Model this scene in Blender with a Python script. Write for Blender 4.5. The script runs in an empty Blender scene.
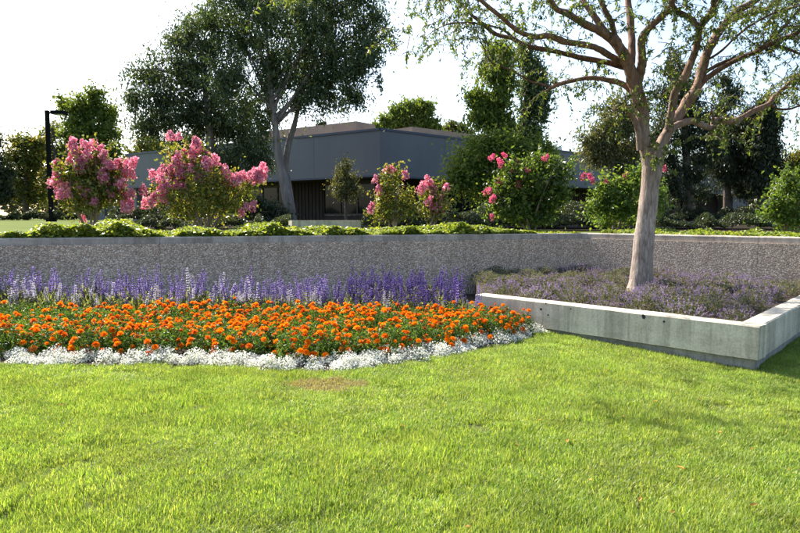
import bpy, math, random
import numpy as np

# ------------------------------------------------------------------ camera, sky, sun
scene = bpy.context.scene
COL = scene.collection
F = 646.0                      # focal length in pixels of an 800 px wide frame
CAM_Z = 1.55
PITCH = math.atan(48.5 / F)
cam_data = bpy.data.cameras.new('camera')
cam_data.sensor_width = 36.0
cam_data.lens = 36.0 * F / 800.0
cam_data.clip_end = 3000.0
cam = bpy.data.objects.new('camera', cam_data)
COL.objects.link(cam)
cam.location = (0, 0, CAM_Z)
cam.rotation_euler = (math.pi / 2 - PITCH, 0, 0)
scene.camera = cam

SUN_AZ = math.radians(-42.3)   # measured from +Y (straight ahead), negative = left
SUN_EL = math.radians(43.0)
SUN = (math.sin(SUN_AZ) * math.cos(SUN_EL), math.cos(SUN_AZ) * math.cos(SUN_EL), math.sin(SUN_EL))
world = bpy.data.worlds.new('World')
scene.world = world
world.use_nodes = True
wn = world.node_tree.nodes
wn.clear()
sky = wn.new('ShaderNodeTexSky')
sky.sky_type = 'NISHITA'
sky.sun_disc = False
sky.sun_elevation = SUN_EL
sky.sun_rotation = SUN_AZ
sky.air_density = 1.0
sky.dust_density = 2.0
sky.ozone_density = 1.1
bg = wn.new('ShaderNodeBackground')
bg.inputs['Strength'].default_value = 0.112
wo = wn.new('ShaderNodeOutputWorld')
world.node_tree.links.new(sky.outputs[0], bg.inputs['Color'])
world.node_tree.links.new(bg.outputs[0], wo.inputs['Surface'])

sd = bpy.data.lights.new('sun', 'SUN')
sd.energy = 5.0
sd.angle = math.radians(0.55)
sd.color = (1.0, 0.93, 0.80)
sun = bpy.data.objects.new('sun', sd)
COL.objects.link(sun)
sun.rotation_euler = (math.pi / 2 - SUN_EL, 0, math.pi - SUN_AZ)
sun.location = (-20, 20, 30)

vs = scene.view_settings
vs.view_transform = 'Standard'
vs.look = 'None'
vs.gamma = 1.0
vs.use_curve_mapping = False
vs.exposure = 1.6
scene.cycles.max_bounces = 7
scene.cycles.transparent_max_bounces = 6
scene.cycles.sample_clamp_indirect = 6.0

# ------------------------------------------------------------------ helpers
rng = np.random.default_rng(11)
random.seed(5)
SP, CP = math.sin(PITCH), math.cos(PITCH)


def P(px, py, d):
    """the point at distance d (metres along +Y) seen at photo pixel px, py"""
    a = (px - 400.0) / F
    b = (266.5 - py) / F
    y = CP + b * SP
    z = -SP + b * CP
    return np.array((a * d / y, d, CAM_Z + z * d / y))


def G(px, py, z=0.0):
    """the point at height z seen at photo pixel px, py"""
    b = (266.5 - py) / F
    y = CP + b * SP
    zz = -SP + b * CP
    d = (z - CAM_Z) * y / zz
    return P(px, py, d)


def unit(v):
    v = np.asarray(v, float)
    n = np.linalg.norm(v, axis=-1, keepdims=True)
    return v / np.maximum(n, 1e-9)


class Geo:
    def __init__(self):
        self.v, self.f, self.m, self.n = [], [], [], 0

    def add(self, verts, faces, mat=0):
        verts = np.asarray(verts, float).reshape(-1, 3)
        faces = np.asarray(faces, int)
        self.v.append(verts)
        self.f.append(faces + self.n)
        self.m.append(np.full(len(faces), mat, int) if np.isscalar(mat) else np.asarray(mat))
        self.n += len(verts)

    def verts(self):
        return np.concatenate(self.v)

    def mesh(self, name, mats, origin=(0, 0, 0), smooth=False):
        me = bpy.data.meshes.new(name)
        V = self.verts() - np.asarray(origin)
        me.vertices.add(len(V))
        me.vertices.foreach_set('co', V.astype(np.float32).ravel())
        loops = np.concatenate([f.ravel() for f in self.f])
        sizes = np.concatenate([np.full(len(f), f.shape[1]) for f in self.f])
        starts = np.concatenate(([0], np.cumsum(sizes)[:-1]))
        me.loops.add(len(loops))
        me.loops.foreach_set('vertex_index', loops.astype(np.int32))
        me.polygons.add(len(sizes))
        me.polygons.foreach_set('loop_start', starts.astype(np.int32))
        me.polygons.foreach_set('material_index', np.concatenate(self.m).astype(np.int32))
        me.polygons.foreach_set('use_smooth', np.full(len(sizes), smooth))
        me.update(calc_edges=True)
        for m in (mats if isinstance(mats, (list, tuple)) else [mats]):
            me.materials.append(m)
        return me


WLOC = {}


def empty(name, loc):
    o = bpy.data.objects.new(name, None)
    COL.objects.link(o)
    o.location = loc
    o.empty_display_size = 0.2
    WLOC[o] = np.asarray(loc, float)
    return o


def wloc(p):
    return WLOC.get(p, np.zeros(3)) if p is not None else np.zeros(3)


def link(name, me, parent=None, world=None):
    o = bpy.data.objects.new(name, me)
    COL.objects.link(o)
    if parent is not None:
        o.parent = parent
    w = wloc(parent) if world is None else np.asarray(world, float)
    o.location = w - wloc(parent)
    WLOC[o] = w
    return o


def obj(name, geo, mats, parent=None, smooth=False, origin=None):
    org = wloc(parent) if origin is None else np.asarray(origin, float)
    return link(name, geo.mesh(name, mats, org, smooth), parent, org)


def tag(o, label=None, cat=None, group=None, kind=None):
    if label:
        o['label'] = label
    if cat:
        o['category'] = cat
    if group:
        o['group'] = group
    if kind:
        o['kind'] = kind
    return o


BOXF = np.array([(0, 3, 2, 1), (4, 5, 6, 7), (0, 1, 5, 4), (1, 2, 6, 5), (2, 3, 7, 6), (3, 0, 4, 7)])


def box(g, c, ax, ay, hx, hy, z0, z1, mat=0):
    """box with centre c (xy), horizontal axes ax, ay, half sizes hx, hy, from z0 to z1"""
    c = np.asarray(c, float)[:2]
    ax = np.asarray(ax, float)[:2]
    ay = np.asarray(ay, float)[:2]
    q = [c - ax * hx - ay * hy, c + ax * hx - ay * hy, c + ax * hx + ay * hy, c - ax * hx + ay * hy]
    g.add([(p[0], p[1], z0) for p in q] + [(p[0], p[1], z1) for p in q], BOXF, mat)


def prism(g, pts, z0, z1, mat=0):
    """pts counter-clockwise outline"""
    n = len(pts)
    v = [(p[0], p[1], z0) for p in pts] + [(p[0], p[1], z1) for p in pts]
    base = g.n
    side = [(i, (i + 1) % n, n + (i + 1) % n, n + i) for i in range(n)]
    g.add(v, side, mat)
    g.f.append(np.array([[base + n + i for i in range(n)]]))
    g.m.append(np.array([mat]))
    g.f.append(np.array([[base + i for i in reversed(range(n))]]))
    g.m.append(np.array([mat]))


def spline(pts, k=5):
    """Catmull-Rom through rows of any width"""
    p = np.asarray(pts, float)
    if len(p) < 3:
        t = np.linspace(0, 1, k * 2)[:, None]
        return p[0] * (1 - t) + p[-1] * t
    q = np.vstack((2 * p[0] - p[1], p, 2 * p[-1] - p[-2]))
    out = []
    for i in range(1, len(q) - 2):
        a, b, c, d = q[i - 1], q[i], q[i + 1], q[i + 2]
        for t in np.linspace(0, 1, k, endpoint=False):
            out.append(0.5 * (2 * b + (c - a) * t + (2 * a - 5 * b + 4 * c - d) * t * t + (3 * b - a - 3 * c + d) * t ** 3))
    out.append(p[-1])
    return np.array(out)


def tube(g, pts, rad, n=8, wob=0.0, mat=0):
    p = np.asarray(pts, float)
    r = np.asarray(rad, float)
    d = unit(np.gradient(p, axis=0))
    ref = np.array((0.13, 0.97, 0.21)) if abs(d[0][1]) < 0.9 else np.array((1.0, 0, 0.1))
    u = unit(np.cross(d, ref))
    w = np.cross(d, u)
    a = np.linspace(0, 2 * math.pi, n, endpoint=False)
    ph = rng.uniform(0, 6.28, 3)
    tt = np.linspace(0, len(p) * 0.35, len(p))[:, None]
    rr = r[:, None] * (1 + wob * (np.sin(a * 2 + ph[0] + tt * 0.5) * 0.7 + np.sin(a * 3 + ph[1] - tt) * 0.5 + np.sin(tt * 2.1 + ph[2]) * 0.6 + rng.normal(0, 0.12, (len(p), n))))
    V = p[:, None, :] + rr[:, :, None] * (np.cos(a)[None, :, None] * u[:, None, :] + np.sin(a)[None, :, None] * w[:, None, :])
    m = len(p)
    i, j = np.meshgrid(np.arange(m - 1), np.arange(n), indexing='ij')
    j2 = (j + 1) % n
    Fq = np.stack((i * n + j, i * n + j2, (i + 1) * n + j2, (i + 1) * n + j), -1).reshape(-1, 4)
    g.add(V.reshape(-1, 3), Fq, mat)
    base = g.n
    tip = p[-1] + d[-1] * r[-1] * 0.8
    g.add([tip], np.zeros((0, 3), int), mat)
    k = base - n
    g.f.append(np.array([(k + q, k + (q + 1) % n, base) for q in range(n)]))
    g.m.append(np.full(n, mat))


def leaf_quads(g, c, L, W, mode='rand', fold=0.18, mat=0, axis=None):
    """one folded rhombic leaf at each centre"""
    c = np.asarray(c, float)
    n = len(c)
    if n == 0:
        return
    L = np.broadcast_to(np.asarray(L, float), (n,))[:, None] * rng.uniform(0.65, 1.25, (n, 1))
    W = np.broadcast_to(np.asarray(W, float), (n,))[:, None] * rng.uniform(0.7, 1.2, (n, 1))
    r = rng.normal(0, 1, (n, 3))
    if axis is not None:
        a = unit(axis + 0.35 * r)
    elif mode == 'hang':
        a = unit(np.array((0, 0, -1.0)) + 0.75 * r)
    elif mode == 'up':
        a = unit(np.array((0, 0, 1.0)) + 0.45 * r)
    elif mode == 'flat':
        r[:, 2] *= 0.35
        a = unit(r)
    else:
        a = unit(r + np.array((0, 0, -0.25)))
    s = unit(np.cross(a, rng.normal(0, 1, (n, 3)) + (np.array((0, 0, 1.6)) if mode == 'flat' else 0)))
    nn = np.cross(a, s)
    v0 = c - a * L * 0.5
    v2 = c + a * L * 0.5 - nn * W * fold
    m = c - a * L * 0.05 + nn * W * fold
    V = np.stack((v0, m + s * W * 0.5, v2, m - s * W * 0.5), 1).reshape(-1, 3)
    idx = np.arange(n)[:, None] * 4 + np.arange(4)[None, :]
    g.add(V, idx, mat)


def ball_points(n, shell=0.5):
    d = unit(rng.normal(0, 1, (n, 3)))
    k = unit(rng.normal(0, 1, (7, 3)))
    amp = rng.uniform(-0.42, 0.5, 7)
    bump = 1 + (np.maximum(0, d @ k.T) ** 3 * amp).sum(1, keepdims=True)
    return d * bump * (rng.uniform(0, 1, (n, 1)) ** (1.0 / (2.0 + 2.5 * shell)))


def clump_points(blobs, nsub, nleaf, rsub, shell=0.6):
    """blobs: rows (centre xyz, radii xyz). Sub-clumps fill each blob, leaves fill each sub-clump"""
    out = []
    vol = np.array([b[3] * b[4] * b[5] for b in blobs]) ** (2 / 3)
    vol = vol / vol.sum()
    for b, w in zip(blobs, vol):
        k = max(2, int(nsub * w))
        cc = np.array(b[:3]) + ball_points(k, shell) * np.array(b[3:6])
        rs = rsub * rng.uniform(0.5, 1.35, (k, 1))
        m = rng.poisson(nleaf, k) + 2
        idx = np.repeat(np.arange(k), m)
        br = unit(unit(cc - np.array(b[:3])) + rng.normal(0, 0.7, (k, 3)) + np.array((0, 0, -0.15)))
        pts = cc[idx] + (br[idx] * rng.normal(0, 0.62, (len(idx), 1)) + rng.normal(0, 0.27, (len(idx), 3))) * rs[idx]
        out.append(pts)
    return np.concatenate(out)


# ------------------------------------------------------------------ materials
def newmat(name):
    m = bpy.data.materials.new(name)
    m.use_nodes = True
    nt = m.node_tree
    nt.nodes.clear()
    out = nt.nodes.new('ShaderNodeOutputMaterial')
    return m, nt, out


def node(nt, kind, **kw):
    n = nt.nodes.new(kind)
    for k, v in kw.items():
        if k in n.inputs:
            n.inputs[k].default_value = v
        else:
            setattr(n, k, v)
    return n


def mix(nt, fac, a, b, blend='MIX'):
    n = nt.nodes.new('ShaderNodeMix')
    n.data_type = 'RGBA'
    n.blend_type = blend
    for s, v in ((n.inputs[0], fac), (n.inputs[6], a), (n.inputs[7], b)):
        if hasattr(v, 'is_linked') or hasattr(v, 'links'):
            nt.links.new(v, s)
        elif isinstance(v, (tuple, list)):
            s.default_value = (*v[:3], 1)
        else:
            s.default_value = v
    return n.outputs[2]


def ramp(nt, src, stops):
    n = nt.nodes.new('ShaderNodeValToRGB')
    e = n.color_ramp.elements
    while len(e) < len(stops):
        e.new(0.5)
    for q, (p, c) in zip(e, stops):
        q.position = p
        q.color = (*c[:3], 1) if isinstance(c, (tuple, list)) else (c, c, c, 1)
    nt.links.new(src, n.inputs[0])
    return n.outputs[0]


def noise(nt, scale, detail=4.0, rough=0.6, vec=None, dist=0.0):
    n = node(nt, 'ShaderNodeTexNoise', Scale=scale, Detail=detail, Roughness=rough, Distortion=dist)
    if vec is not None:
        nt.links.new(vec, n.inputs['Vector'])
    return n.outputs['Fac']


def position(nt, scale=None):
    p = nt.nodes.new('ShaderNodeNewGeometry').outputs['Position']
    if scale:
        m = nt.nodes.new('ShaderNodeMapping')
        m.inputs['Scale'].default_value = scale
        nt.links.new(p, m.inputs['Vector'])
        return m.outputs[0]
    return p


def leafmat(name, cols, trans=0.4, tcol=None, rough=0.5, spec=0.25, patch=None):
    """leaf: diffuse/gloss plus light passing through; each leaf gets its own tone"""
    m, nt, out = newmat(name)
    geo = nt.nodes.new('ShaderNodeNewGeometry')
    k = len(cols)
    c = ramp(nt, geo.outputs['Random Per Island'], [(i / max(1, k - 1), col) for i, col in enumerate(cols)])
    oi = nt.nodes.new('ShaderNodeObjectInfo')
    hv = nt.nodes.new('ShaderNodeHueSaturation')
    mr = node(nt, 'ShaderNodeMapRange')
    mr.inputs['To Min'].default_value = 0.8
    mr.inputs['To Max'].default_value = 1.2
    nt.links.new(oi.outputs['Random'], mr.inputs['Value'])
    nt.links.new(mr.outputs[0], hv.inputs['Value'])
    if name.startswith('marigold_p'):
        mh = node(nt, 'ShaderNodeMapRange')
        mh.inputs['To Min'].default_value = 0.492
        mh.inputs['To Max'].default_value = 0.513
        nt.links.new(oi.outputs['Random'], mh.inputs['Value'])
        nt.links.new(mh.outputs[0], hv.inputs['Hue'])
    nt.links.new(c, hv.inputs['Color'])
    c = hv.outputs[0]
    if patch:
        c = patch(nt, c)
    pb = nt.nodes.new('ShaderNodeBsdfPrincipled')
    pb.inputs['Roughness'].default_value = rough
    pb.inputs['Specular IOR Level'].default_value = spec
    nt.links.new(c, pb.inputs['Base Color'])
    if trans > 0:
        tb = nt.nodes.new('ShaderNodeBsdfTranslucent')
        t = mix(nt, 1.0, c, tcol or (1.6, 1.5, 0.7), 'MULTIPLY')
        nt.links.new(t, tb.inputs['Color'])
        ms = nt.nodes.new('ShaderNodeMixShader')
        ms.inputs[0].default_value = trans
        nt.links.new(pb.outputs[0], ms.inputs[1])
        nt.links.new(tb.outputs[0], ms.inputs[2])
        nt.links.new(ms.outputs[0], out.inputs['Surface'])
    else:
        nt.links.new(pb.outputs[0], out.inputs['Surface'])
    return m


def surf(name, col, rough=0.8, bump=None, spec=0.3, metal=0.0):
    """col: colour or function(nt) -> colour socket; bump: function(nt) -> (height socket, strength, distance)"""
    m, nt, out = newmat(name)
    pb = nt.nodes.new('ShaderNodeBsdfPrincipled')
    pb.inputs['Roughness'].default_value = rough
    pb.inputs['Specular IOR Level'].default_value = spec
    pb.inputs['Metallic'].default_value = metal
    if callable(col):
        nt.links.new(col(nt), pb.inputs['Base Color'])
    else:
        pb.inputs['Base Color'].default_value = (*col, 1)
    if bump:
        h, s, d = bump(nt)
        b = node(nt, 'ShaderNodeBump', Strength=s, Distance=d)
        nt.links.new(h, b.inputs['Height'])
        nt.links.new(b.outputs[0], pb.inputs['Normal'])
    nt.links.new(pb.outputs[0], out.inputs['Surface'])
    return m


M = {}


def aggregate_col(nt):
    p = position(nt)
    v = node(nt, 'ShaderNodeTexVoronoi', Scale=42.0, Randomness=1.0)
    nt.links.new(p, v.inputs['Vector'])
    sep = nt.nodes.new('ShaderNodeSeparateColor')
    nt.links.new(v.outputs['Color'], sep.inputs[0])
    stone = ramp(nt, sep.outputs[0], [(0, (0.20, 0.155, 0.13)), (0.3, (0.34, 0.275, 0.225)), (0.55, (0.46, 0.375, 0.30)), (0.8, (0.55, 0.47, 0.40)), (1, (0.66, 0.59, 0.52))])
    gap = ramp(nt, v.outputs['Distance'], [(0.35, 0.0), (0.75, 1.0)])
    c = mix(nt, gap, stone, (0.25, 0.205, 0.17))
    big = ramp(nt, noise(nt, 1.3, 5, 0.65, position(nt, (1, 1, 0.35))), [(0.3, 0.80), (0.7, 1.10)])
    c = mix(nt, 1.0, c, big, 'MULTIPLY')
    streak = ramp(nt, noise(nt, 1.0, 5, 0.7, position(nt, (7, 7, 0.12)), 0.4), [(0.36, 0.90), (0.52, 1.02)])
    return mix(nt, 1.0, mix(nt, 0.8, c, streak, 'MULTIPLY'), (1.5, 1.42, 1.34), 'MULTIPLY')


def aggregate_bump(nt):
    v = node(nt, 'ShaderNodeTexVoronoi', Scale=42.0)
    nt.links.new(position(nt), v.inputs['Vector'])
    h = ramp(nt, v.outputs['Distance'], [(0.1, 1.0), (0.75, 0.0)])
    return h, 1.0, 0.016


M['aggregate'] = surf('exposed_aggregate', aggregate_col, 0.85, aggregate_bump)


def concrete_col(a, b):
    def f(nt):
        n1 = noise(nt, 2.2, 6, 0.65, position(nt, (1, 1, 2.2)))
        n2 = noise(nt, 45, 3, 0.6, position(nt))
        n3 = noise(nt, 1.1, 4, 0.7, position(nt, (4.5, 4.5, 0.35)), 0.5)
        c = ramp(nt, n1, [(0.3, a), (0.72, b)])
        s = ramp(nt, n2, [(0.3, 0.78), (0.6, 1.05)])
        t = ramp(nt, n3, [(0.36, 0.66), (0.56, 1.03)])
        return mix(nt, 1.0, mix(nt, 1.0, c, s, 'MULTIPLY'), t, 'MULTIPLY')
    return f


def concrete_bump(nt):
    return noise(nt, 60, 5, 0.7, position(nt)), 0.35, 0.006


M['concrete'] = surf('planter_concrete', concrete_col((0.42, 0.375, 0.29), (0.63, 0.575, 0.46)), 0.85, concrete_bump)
M['concrete_dark'] = surf('dark_concrete', concrete_col((0.20, 0.185, 0.17), (0.36, 0.34, 0.31)), 0.9, concrete_bump)  # darker concrete tone, used for the base below the rim
M['coping'] = surf('coping_concrete', concrete_col((0.30, 0.262, 0.23), (0.44, 0.395, 0.35)), 0.88, concrete_bump)
M['pit'] = surf('hole_shade', (0.035, 0.03, 0.028), 0.95)  # near-black colour for the shade inside the chipped holes


def soil_col(nt):
    return ramp(nt, noise(nt, 18, 6, 0.7, position(nt)), [(0.3, (0.025, 0.017, 0.011)), (0.7, (0.085, 0.06, 0.042))])


M['soil'] = surf('soil', soil_col, 0.95, lambda nt: (noise(nt, 40, 5, 0.7, position(nt)), 1.0, 0.03))
PATCH_C = G(328, 386)


def patch_mask(nt):
    p = position(nt)
    sub = nt.nodes.new('ShaderNodeVectorMath')
    sub.operation = 'SUBTRACT'
    nt.links.new(p, sub.inputs[0])
    sub.inputs[1].default_value = PATCH_C
    mul = nt.nodes.new('ShaderNodeVectorMath')
    mul.operation = 'MULTIPLY'
    nt.links.new(sub.outputs[0], mul.inputs[0])
    mul.inputs[1].default_value = (1 / 0.62, 1 / 0.42, 0)
    ln = nt.nodes.new('ShaderNodeVectorMath')
    ln.operation = 'LENGTH'
    nt.links.new(mul.outputs[0], ln.inputs[0])
    ad = nt.nodes.new('ShaderNodeMath')
    ad.operation = 'ADD'
    nt.links.new(ln.outputs['Value'], ad.inputs[0])
    nz = ramp(nt, noise(nt, 5, 4, 0.7, p), [(0.2, 0.0), (0.8, 0.8)])
    nt.links.new(nz, ad.inputs[1])
    return ramp(nt, ad.outputs[0], [(0.85, 0.85), (1.75, 0.0)])


def lawn_patch(nt, c):
    p = position(nt)
    dry = ramp(nt, noise(nt, 0.9, 5, 0.65, p), [(0.42, 0.0), (0.72, 0.55)])
    c = mix(nt, dry, c, mix(nt, 0.4, c, (0.42, 0.38, 0.11)))
    lush = ramp(nt, noise(nt, 2.3, 3, 0.6, p), [(0.3, 0.78), (0.7, 1.12)])
    c = mix(nt, 1.0, c, lush, 'MULTIPLY')
    return mix(nt, patch_mask(nt), c, (0.27, 0.215, 0.115))


def lawn_ground(nt):
    c = ramp(nt, noise(nt, 30, 5, 0.7, position(nt)), [(0.3, (0.035, 0.045, 0.012)), (0.7, (0.10, 0.12, 0.03))])
    return mix(nt, patch_mask(nt), c, mix(nt, noise(nt, 25, 5, 0.7, position(nt)), (0.10, 0.075, 0.045), (0.24, 0.18, 0.10)))


M['lawn_ground'] = surf('lawn_thatch', lawn_ground, 0.95, lambda nt: (noise(nt, 60, 4, 0.7, position(nt)), 0.8, 0.02))
M['grass'] = leafmat('grass_blade', [(0.05, 0.115, 0.018), (0.14, 0.235, 0.04), (0.215, 0.325, 0.052), (0.285, 0.38, 0.078), (0.46, 0.46, 0.18)], 0.48, (1.4, 1.38, 0.6), 0.45, 0.35, lawn_patch)


def upper_col(nt):
    return ramp(nt, noise(nt, 0.5, 6, 0.7, position(nt)), [(0.3, (0.06, 0.085, 0.018)), (0.7, (0.11, 0.14, 0.03))])


M['upper_ground'] = surf('upper_grass_ground', upper_col, 0.95, None, 0.03)
M['ground_shade'] = surf('shaded_ground', lambda nt: ramp(nt, noise(nt, 6, 6, 0.7, position(nt)), [(0.3, (0.012, 0.010, 0.007)), (0.7, (0.032, 0.025, 0.018))]), 0.95, None, 0.03)  # dark ground colour standing for the shade under the trees
M['path'] = surf('pavement', concrete_col((0.12, 0.115, 0.11), (0.18, 0.17, 0.16)), 0.9)


def bark(c0, c1, c2, sc=1.0):
    def col(nt):
        n1 = noise(nt, 7 * sc, 6, 0.65, position(nt, (2.2, 2.2, 0.32)), 0.6)
        n2 = noise(nt, 2.4, 5, 0.6, position(nt, (1, 1, 0.8)))
        a = ramp(nt, n1, [(0.3, c0), (0.52, c1), (0.75, c2)])
        return mix(nt, 1.0, a, ramp(nt, n2, [(0.3, 0.7), (0.7, 1.12)]), 'MULTIPLY')
    return col


def bark_bump(nt):
    return noise(nt, 9, 6, 0.7, position(nt, (2.5, 2.5, 0.35)), 0.5), 1.0, 0.03


M['bark_pink'] = surf('pale_pinkish_bark', bark((0.11, 0.075, 0.056), (0.29, 0.225, 0.185), (0.46, 0.39, 0.34), 2.2), 0.85, bark_bump)
M['bark_limb'] = surf('brown_limb_bark', bark((0.055, 0.027, 0.018), (0.14, 0.075, 0.048), (0.25, 0.16, 0.11), 1.6), 0.85, bark_bump)
M['bark_mid'] = surf('reddish_limb_bark', bark((0.09, 0.045, 0.028), (0.225, 0.125, 0.08), (0.37, 0.25, 0.18), 1.6), 0.85, bark_bump)


def tree_bark(nt):
    lo = bark((0.12, 0.085, 0.066), (0.33, 0.265, 0.225), (0.54, 0.465, 0.41), 2.6)(nt)
    hi = bark((0.09, 0.045, 0.028), (0.225, 0.125, 0.08), (0.37, 0.25, 0.18), 1.6)(nt)
    sp = nt.nodes.new('ShaderNodeSeparateXYZ')
    nt.links.new(position(nt), sp.inputs[0])
    ad = nt.nodes.new('ShaderNodeMath')
    ad.operation = 'MULTIPLY_ADD'
    nt.links.new(noise(nt, 5, 5, 0.7, position(nt, (1, 1, 0.5))), ad.inputs[0])
    ad.inputs[1].default_value = 2.2
    nt.links.new(sp.outputs['Z'], ad.inputs[2])
    mr = node(nt, 'ShaderNodeMapRange')
    mr.inputs['From Min'].default_value = 2.7
    mr.inputs['From Max'].default_value = 4.8
    nt.links.new(ad.outputs[0], mr.inputs['Value'])
    return mix(nt, mr.outputs[0], lo, hi)


M['bark_tree'] = surf('flaking_pinkish_bark', tree_bark, 0.85, bark_bump)
M['bark_gum'] = surf('pale_gum_bark', bark((0.10, 0.078, 0.065), (0.20, 0.168, 0.146), (0.29, 0.25, 0.22), 0.5), 0.85, bark_bump)
M['bark_dark'] = surf('dark_bark', bark((0.05, 0.04, 0.03), (0.11, 0.085, 0.065), (0.17, 0.14, 0.11)), 0.9, bark_bump)

M['gum_leaf'] = leafmat('gum_leaf', [(0.03, 0.05, 0.028), (0.045, 0.072, 0.036), (0.07, 0.10, 0.044), (0.13, 0.155, 0.055)], 0.38, (1.5, 1.5, 0.6), 0.42, 0.4)
M['dark_leaf'] = leafmat('dark_evergreen_leaf', [(0.02, 0.032, 0.017), (0.032, 0.048, 0.022), (0.065, 0.078, 0.03)], 0.32, (1.5, 1.4, 0.6), 0.45, 0.35)
M['fresh_leaf'] = leafmat('fresh_leaf', [(0.055, 0.09, 0.018), (0.095, 0.14, 0.026), (0.17, 0.21, 0.04)], 0.5, None, 0.45, 0.3)
M['olive_leaf'] = leafmat('olive_leaf', [(0.055, 0.068, 0.03), (0.09, 0.10, 0.04), (0.14, 0.14, 0.055)], 0.38, (1.5, 1.35, 0.6), 0.5, 0.3)
M['autumn_leaf'] = leafmat('autumn_leaf', [(0.05, 0.078, 0.018), (0.085, 0.115, 0.024), (0.13, 0.145, 0.03), (0.24, 0.20, 0.035)], 0.45, (1.4, 1.2, 0.6), 0.5, 0.25)
M['myrtle_leaf'] = leafmat('crape_myrtle_leaf', [(0.055, 0.09, 0.02), (0.11, 0.15, 0.03), (0.19, 0.205, 0.045), (0.26, 0.20, 0.06)], 0.5, (1.6, 1.45, 0.6), 0.4, 0.4)
M['myrtle_green'] = leafmat('crape_myrtle_green_leaf', [(0.04, 0.08, 0.018), (0.085, 0.14, 0.028), (0.16, 0.21, 0.04)], 0.5, None, 0.38, 0.45)
M['pink'] = leafmat('pink_petal', [(0.56, 0.12, 0.25), (0.68, 0.24, 0.36), (0.80, 0.42, 0.51), (0.88, 0.62, 0.66)], 0.42, (1.15, 0.95, 0.95), 0.6, 0.15)
M['rose'] = leafmat('rose_petal', [(0.56, 0.07, 0.19), (0.68, 0.15, 0.29), (0.80, 0.32, 0.44)], 0.45, (1.15, 0.95, 0.95), 0.6, 0.15)
M['ivy'] = leafmat('ground_cover_leaf', [(0.10, 0.16, 0.02), (0.16, 0.225, 0.03), (0.22, 0.28, 0.045), (0.28, 0.31, 0.07)], 0.48, (1.5, 1.35, 0.5), 0.4, 0.35)
M['twig_leaf'] = leafmat('pinnate_leaf', [(0.03, 0.052, 0.02), (0.05, 0.08, 0.024), (0.085, 0.115, 0.028), (0.16, 0.17, 0.04)], 0.5, (1.6, 1.6, 0.6), 0.42, 0.35)
M['orange'] = leafmat('marigold_petal', [(0.74, 0.15, 0.004), (0.82, 0.23, 0.006), (0.86, 0.34, 0.012)], 0.35, (1.1, 0.9, 0.6), 0.65, 0.1)
M['faded'] = leafmat('faded_petal', [(0.32, 0.09, 0.02), (0.42, 0.14, 0.03), (0.5, 0.2, 0.04)], 0.2, (1.0, 0.9, 0.6), 0.8, 0.05)
M['marigold_leaf'] = leafmat('marigold_leaf', [(0.025, 0.06, 0.014), (0.045, 0.095, 0.018), (0.08, 0.15, 0.025), (0.14, 0.20, 0.04)], 0.4, None, 0.5, 0.25)
M['purple'] = leafmat('salvia_floret', [(0.12, 0.08, 0.26), (0.185, 0.13, 0.37), (0.27, 0.21, 0.46), (0.38, 0.32, 0.55)], 0.4, (1.1, 1.0, 1.15), 0.6, 0.15)
M['violet'] = leafmat('dark_salvia_floret', [(0.075, 0.045, 0.19), (0.11, 0.07, 0.27), (0.18, 0.13, 0.36)], 0.35, (1.1, 1.0, 1.15), 0.6, 0.15)
M['silver'] = leafmat('silver_floret', [(0.42, 0.38, 0.50), (0.55, 0.52, 0.62), (0.68, 0.66, 0.70)], 0.4, (1, 1, 1), 0.7, 0.1)
M['salvia_leaf'] = leafmat('salvia_leaf', [(0.06, 0.09, 0.035), (0.12, 0.15, 0.055), (0.22, 0.24, 0.11), (0.34, 0.34, 0.21)], 0.42, None, 0.6, 0.2)
M['white'] = leafmat('alyssum_floret', [(0.66, 0.66, 0.58), (0.78, 0.77, 0.70), (0.88, 0.87, 0.81)], 0.3, (1, 1, 1), 0.8, 0.1)
M['alyssum_leaf'] = leafmat('alyssum_leaf', [(0.07, 0.10, 0.05), (0.13, 0.165, 0.09), (0.22, 0.25, 0.15)], 0.35, None, 0.6, 0.2)
M['lavender_leaf'] = leafmat('catmint_leaf', [(0.05, 0.065, 0.03), (0.09, 0.11, 0.048), (0.14, 0.15, 0.07), (0.16, 0.13, 0.09)], 0.35, (1.3, 1.2, 0.8), 0.65, 0.2)
M['lavender'] = leafmat('catmint_floret', [(0.12, 0.085, 0.17), (0.19, 0.14, 0.25), (0.28, 0.22, 0.34), (0.36, 0.29, 0.36)], 0.35, (1.1, 1.0, 1.1), 0.7, 0.1)
M['stem'] = leafmat('green_stem', [(0.06, 0.09, 0.03), (0.11, 0.14, 0.05)], 0.0)
M['dry_leaf'] = leafmat('dry_fallen_leaf', [(0.40, 0.26, 0.06), (0.50, 0.34, 0.08), (0.30, 0.16, 0.06)], 0.3, (1.2, 1.0, 0.6), 0.6, 0.2)
M['stem_grey'] = surf('smooth_myrtle_bark', bark((0.16, 0.11, 0.08), (0.27, 0.20, 0.15), (0.36, 0.28, 0.22)), 0.8)

M['fascia'] = surf('slate_blue_fascia_paint', lambda nt: ramp(nt, noise(nt, 0.7, 5, 0.65, position(nt, (1, 1, 0.4))), [(0.3, (0.120, 0.124, 0.134)), (0.7, (0.142, 0.146, 0.155))]), 0.75)
M['cap'] = surf('dark_blue_flashing', (0.045, 0.055, 0.085), 0.5)
M['soffit'] = surf('soffit_boards', (0.10, 0.075, 0.055), 0.85)
M['roof_tan'] = surf('tan_roof_screen', lambda nt: ramp(nt, noise(nt, 1.2, 4, 0.6, position(nt)), [(0.3, (0.20, 0.15, 0.12)), (0.7, (0.26, 0.20, 0.16))]), 0.85)
M['roof'] = surf('gravel_roof', (0.22, 0.20, 0.18), 0.95)


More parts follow.
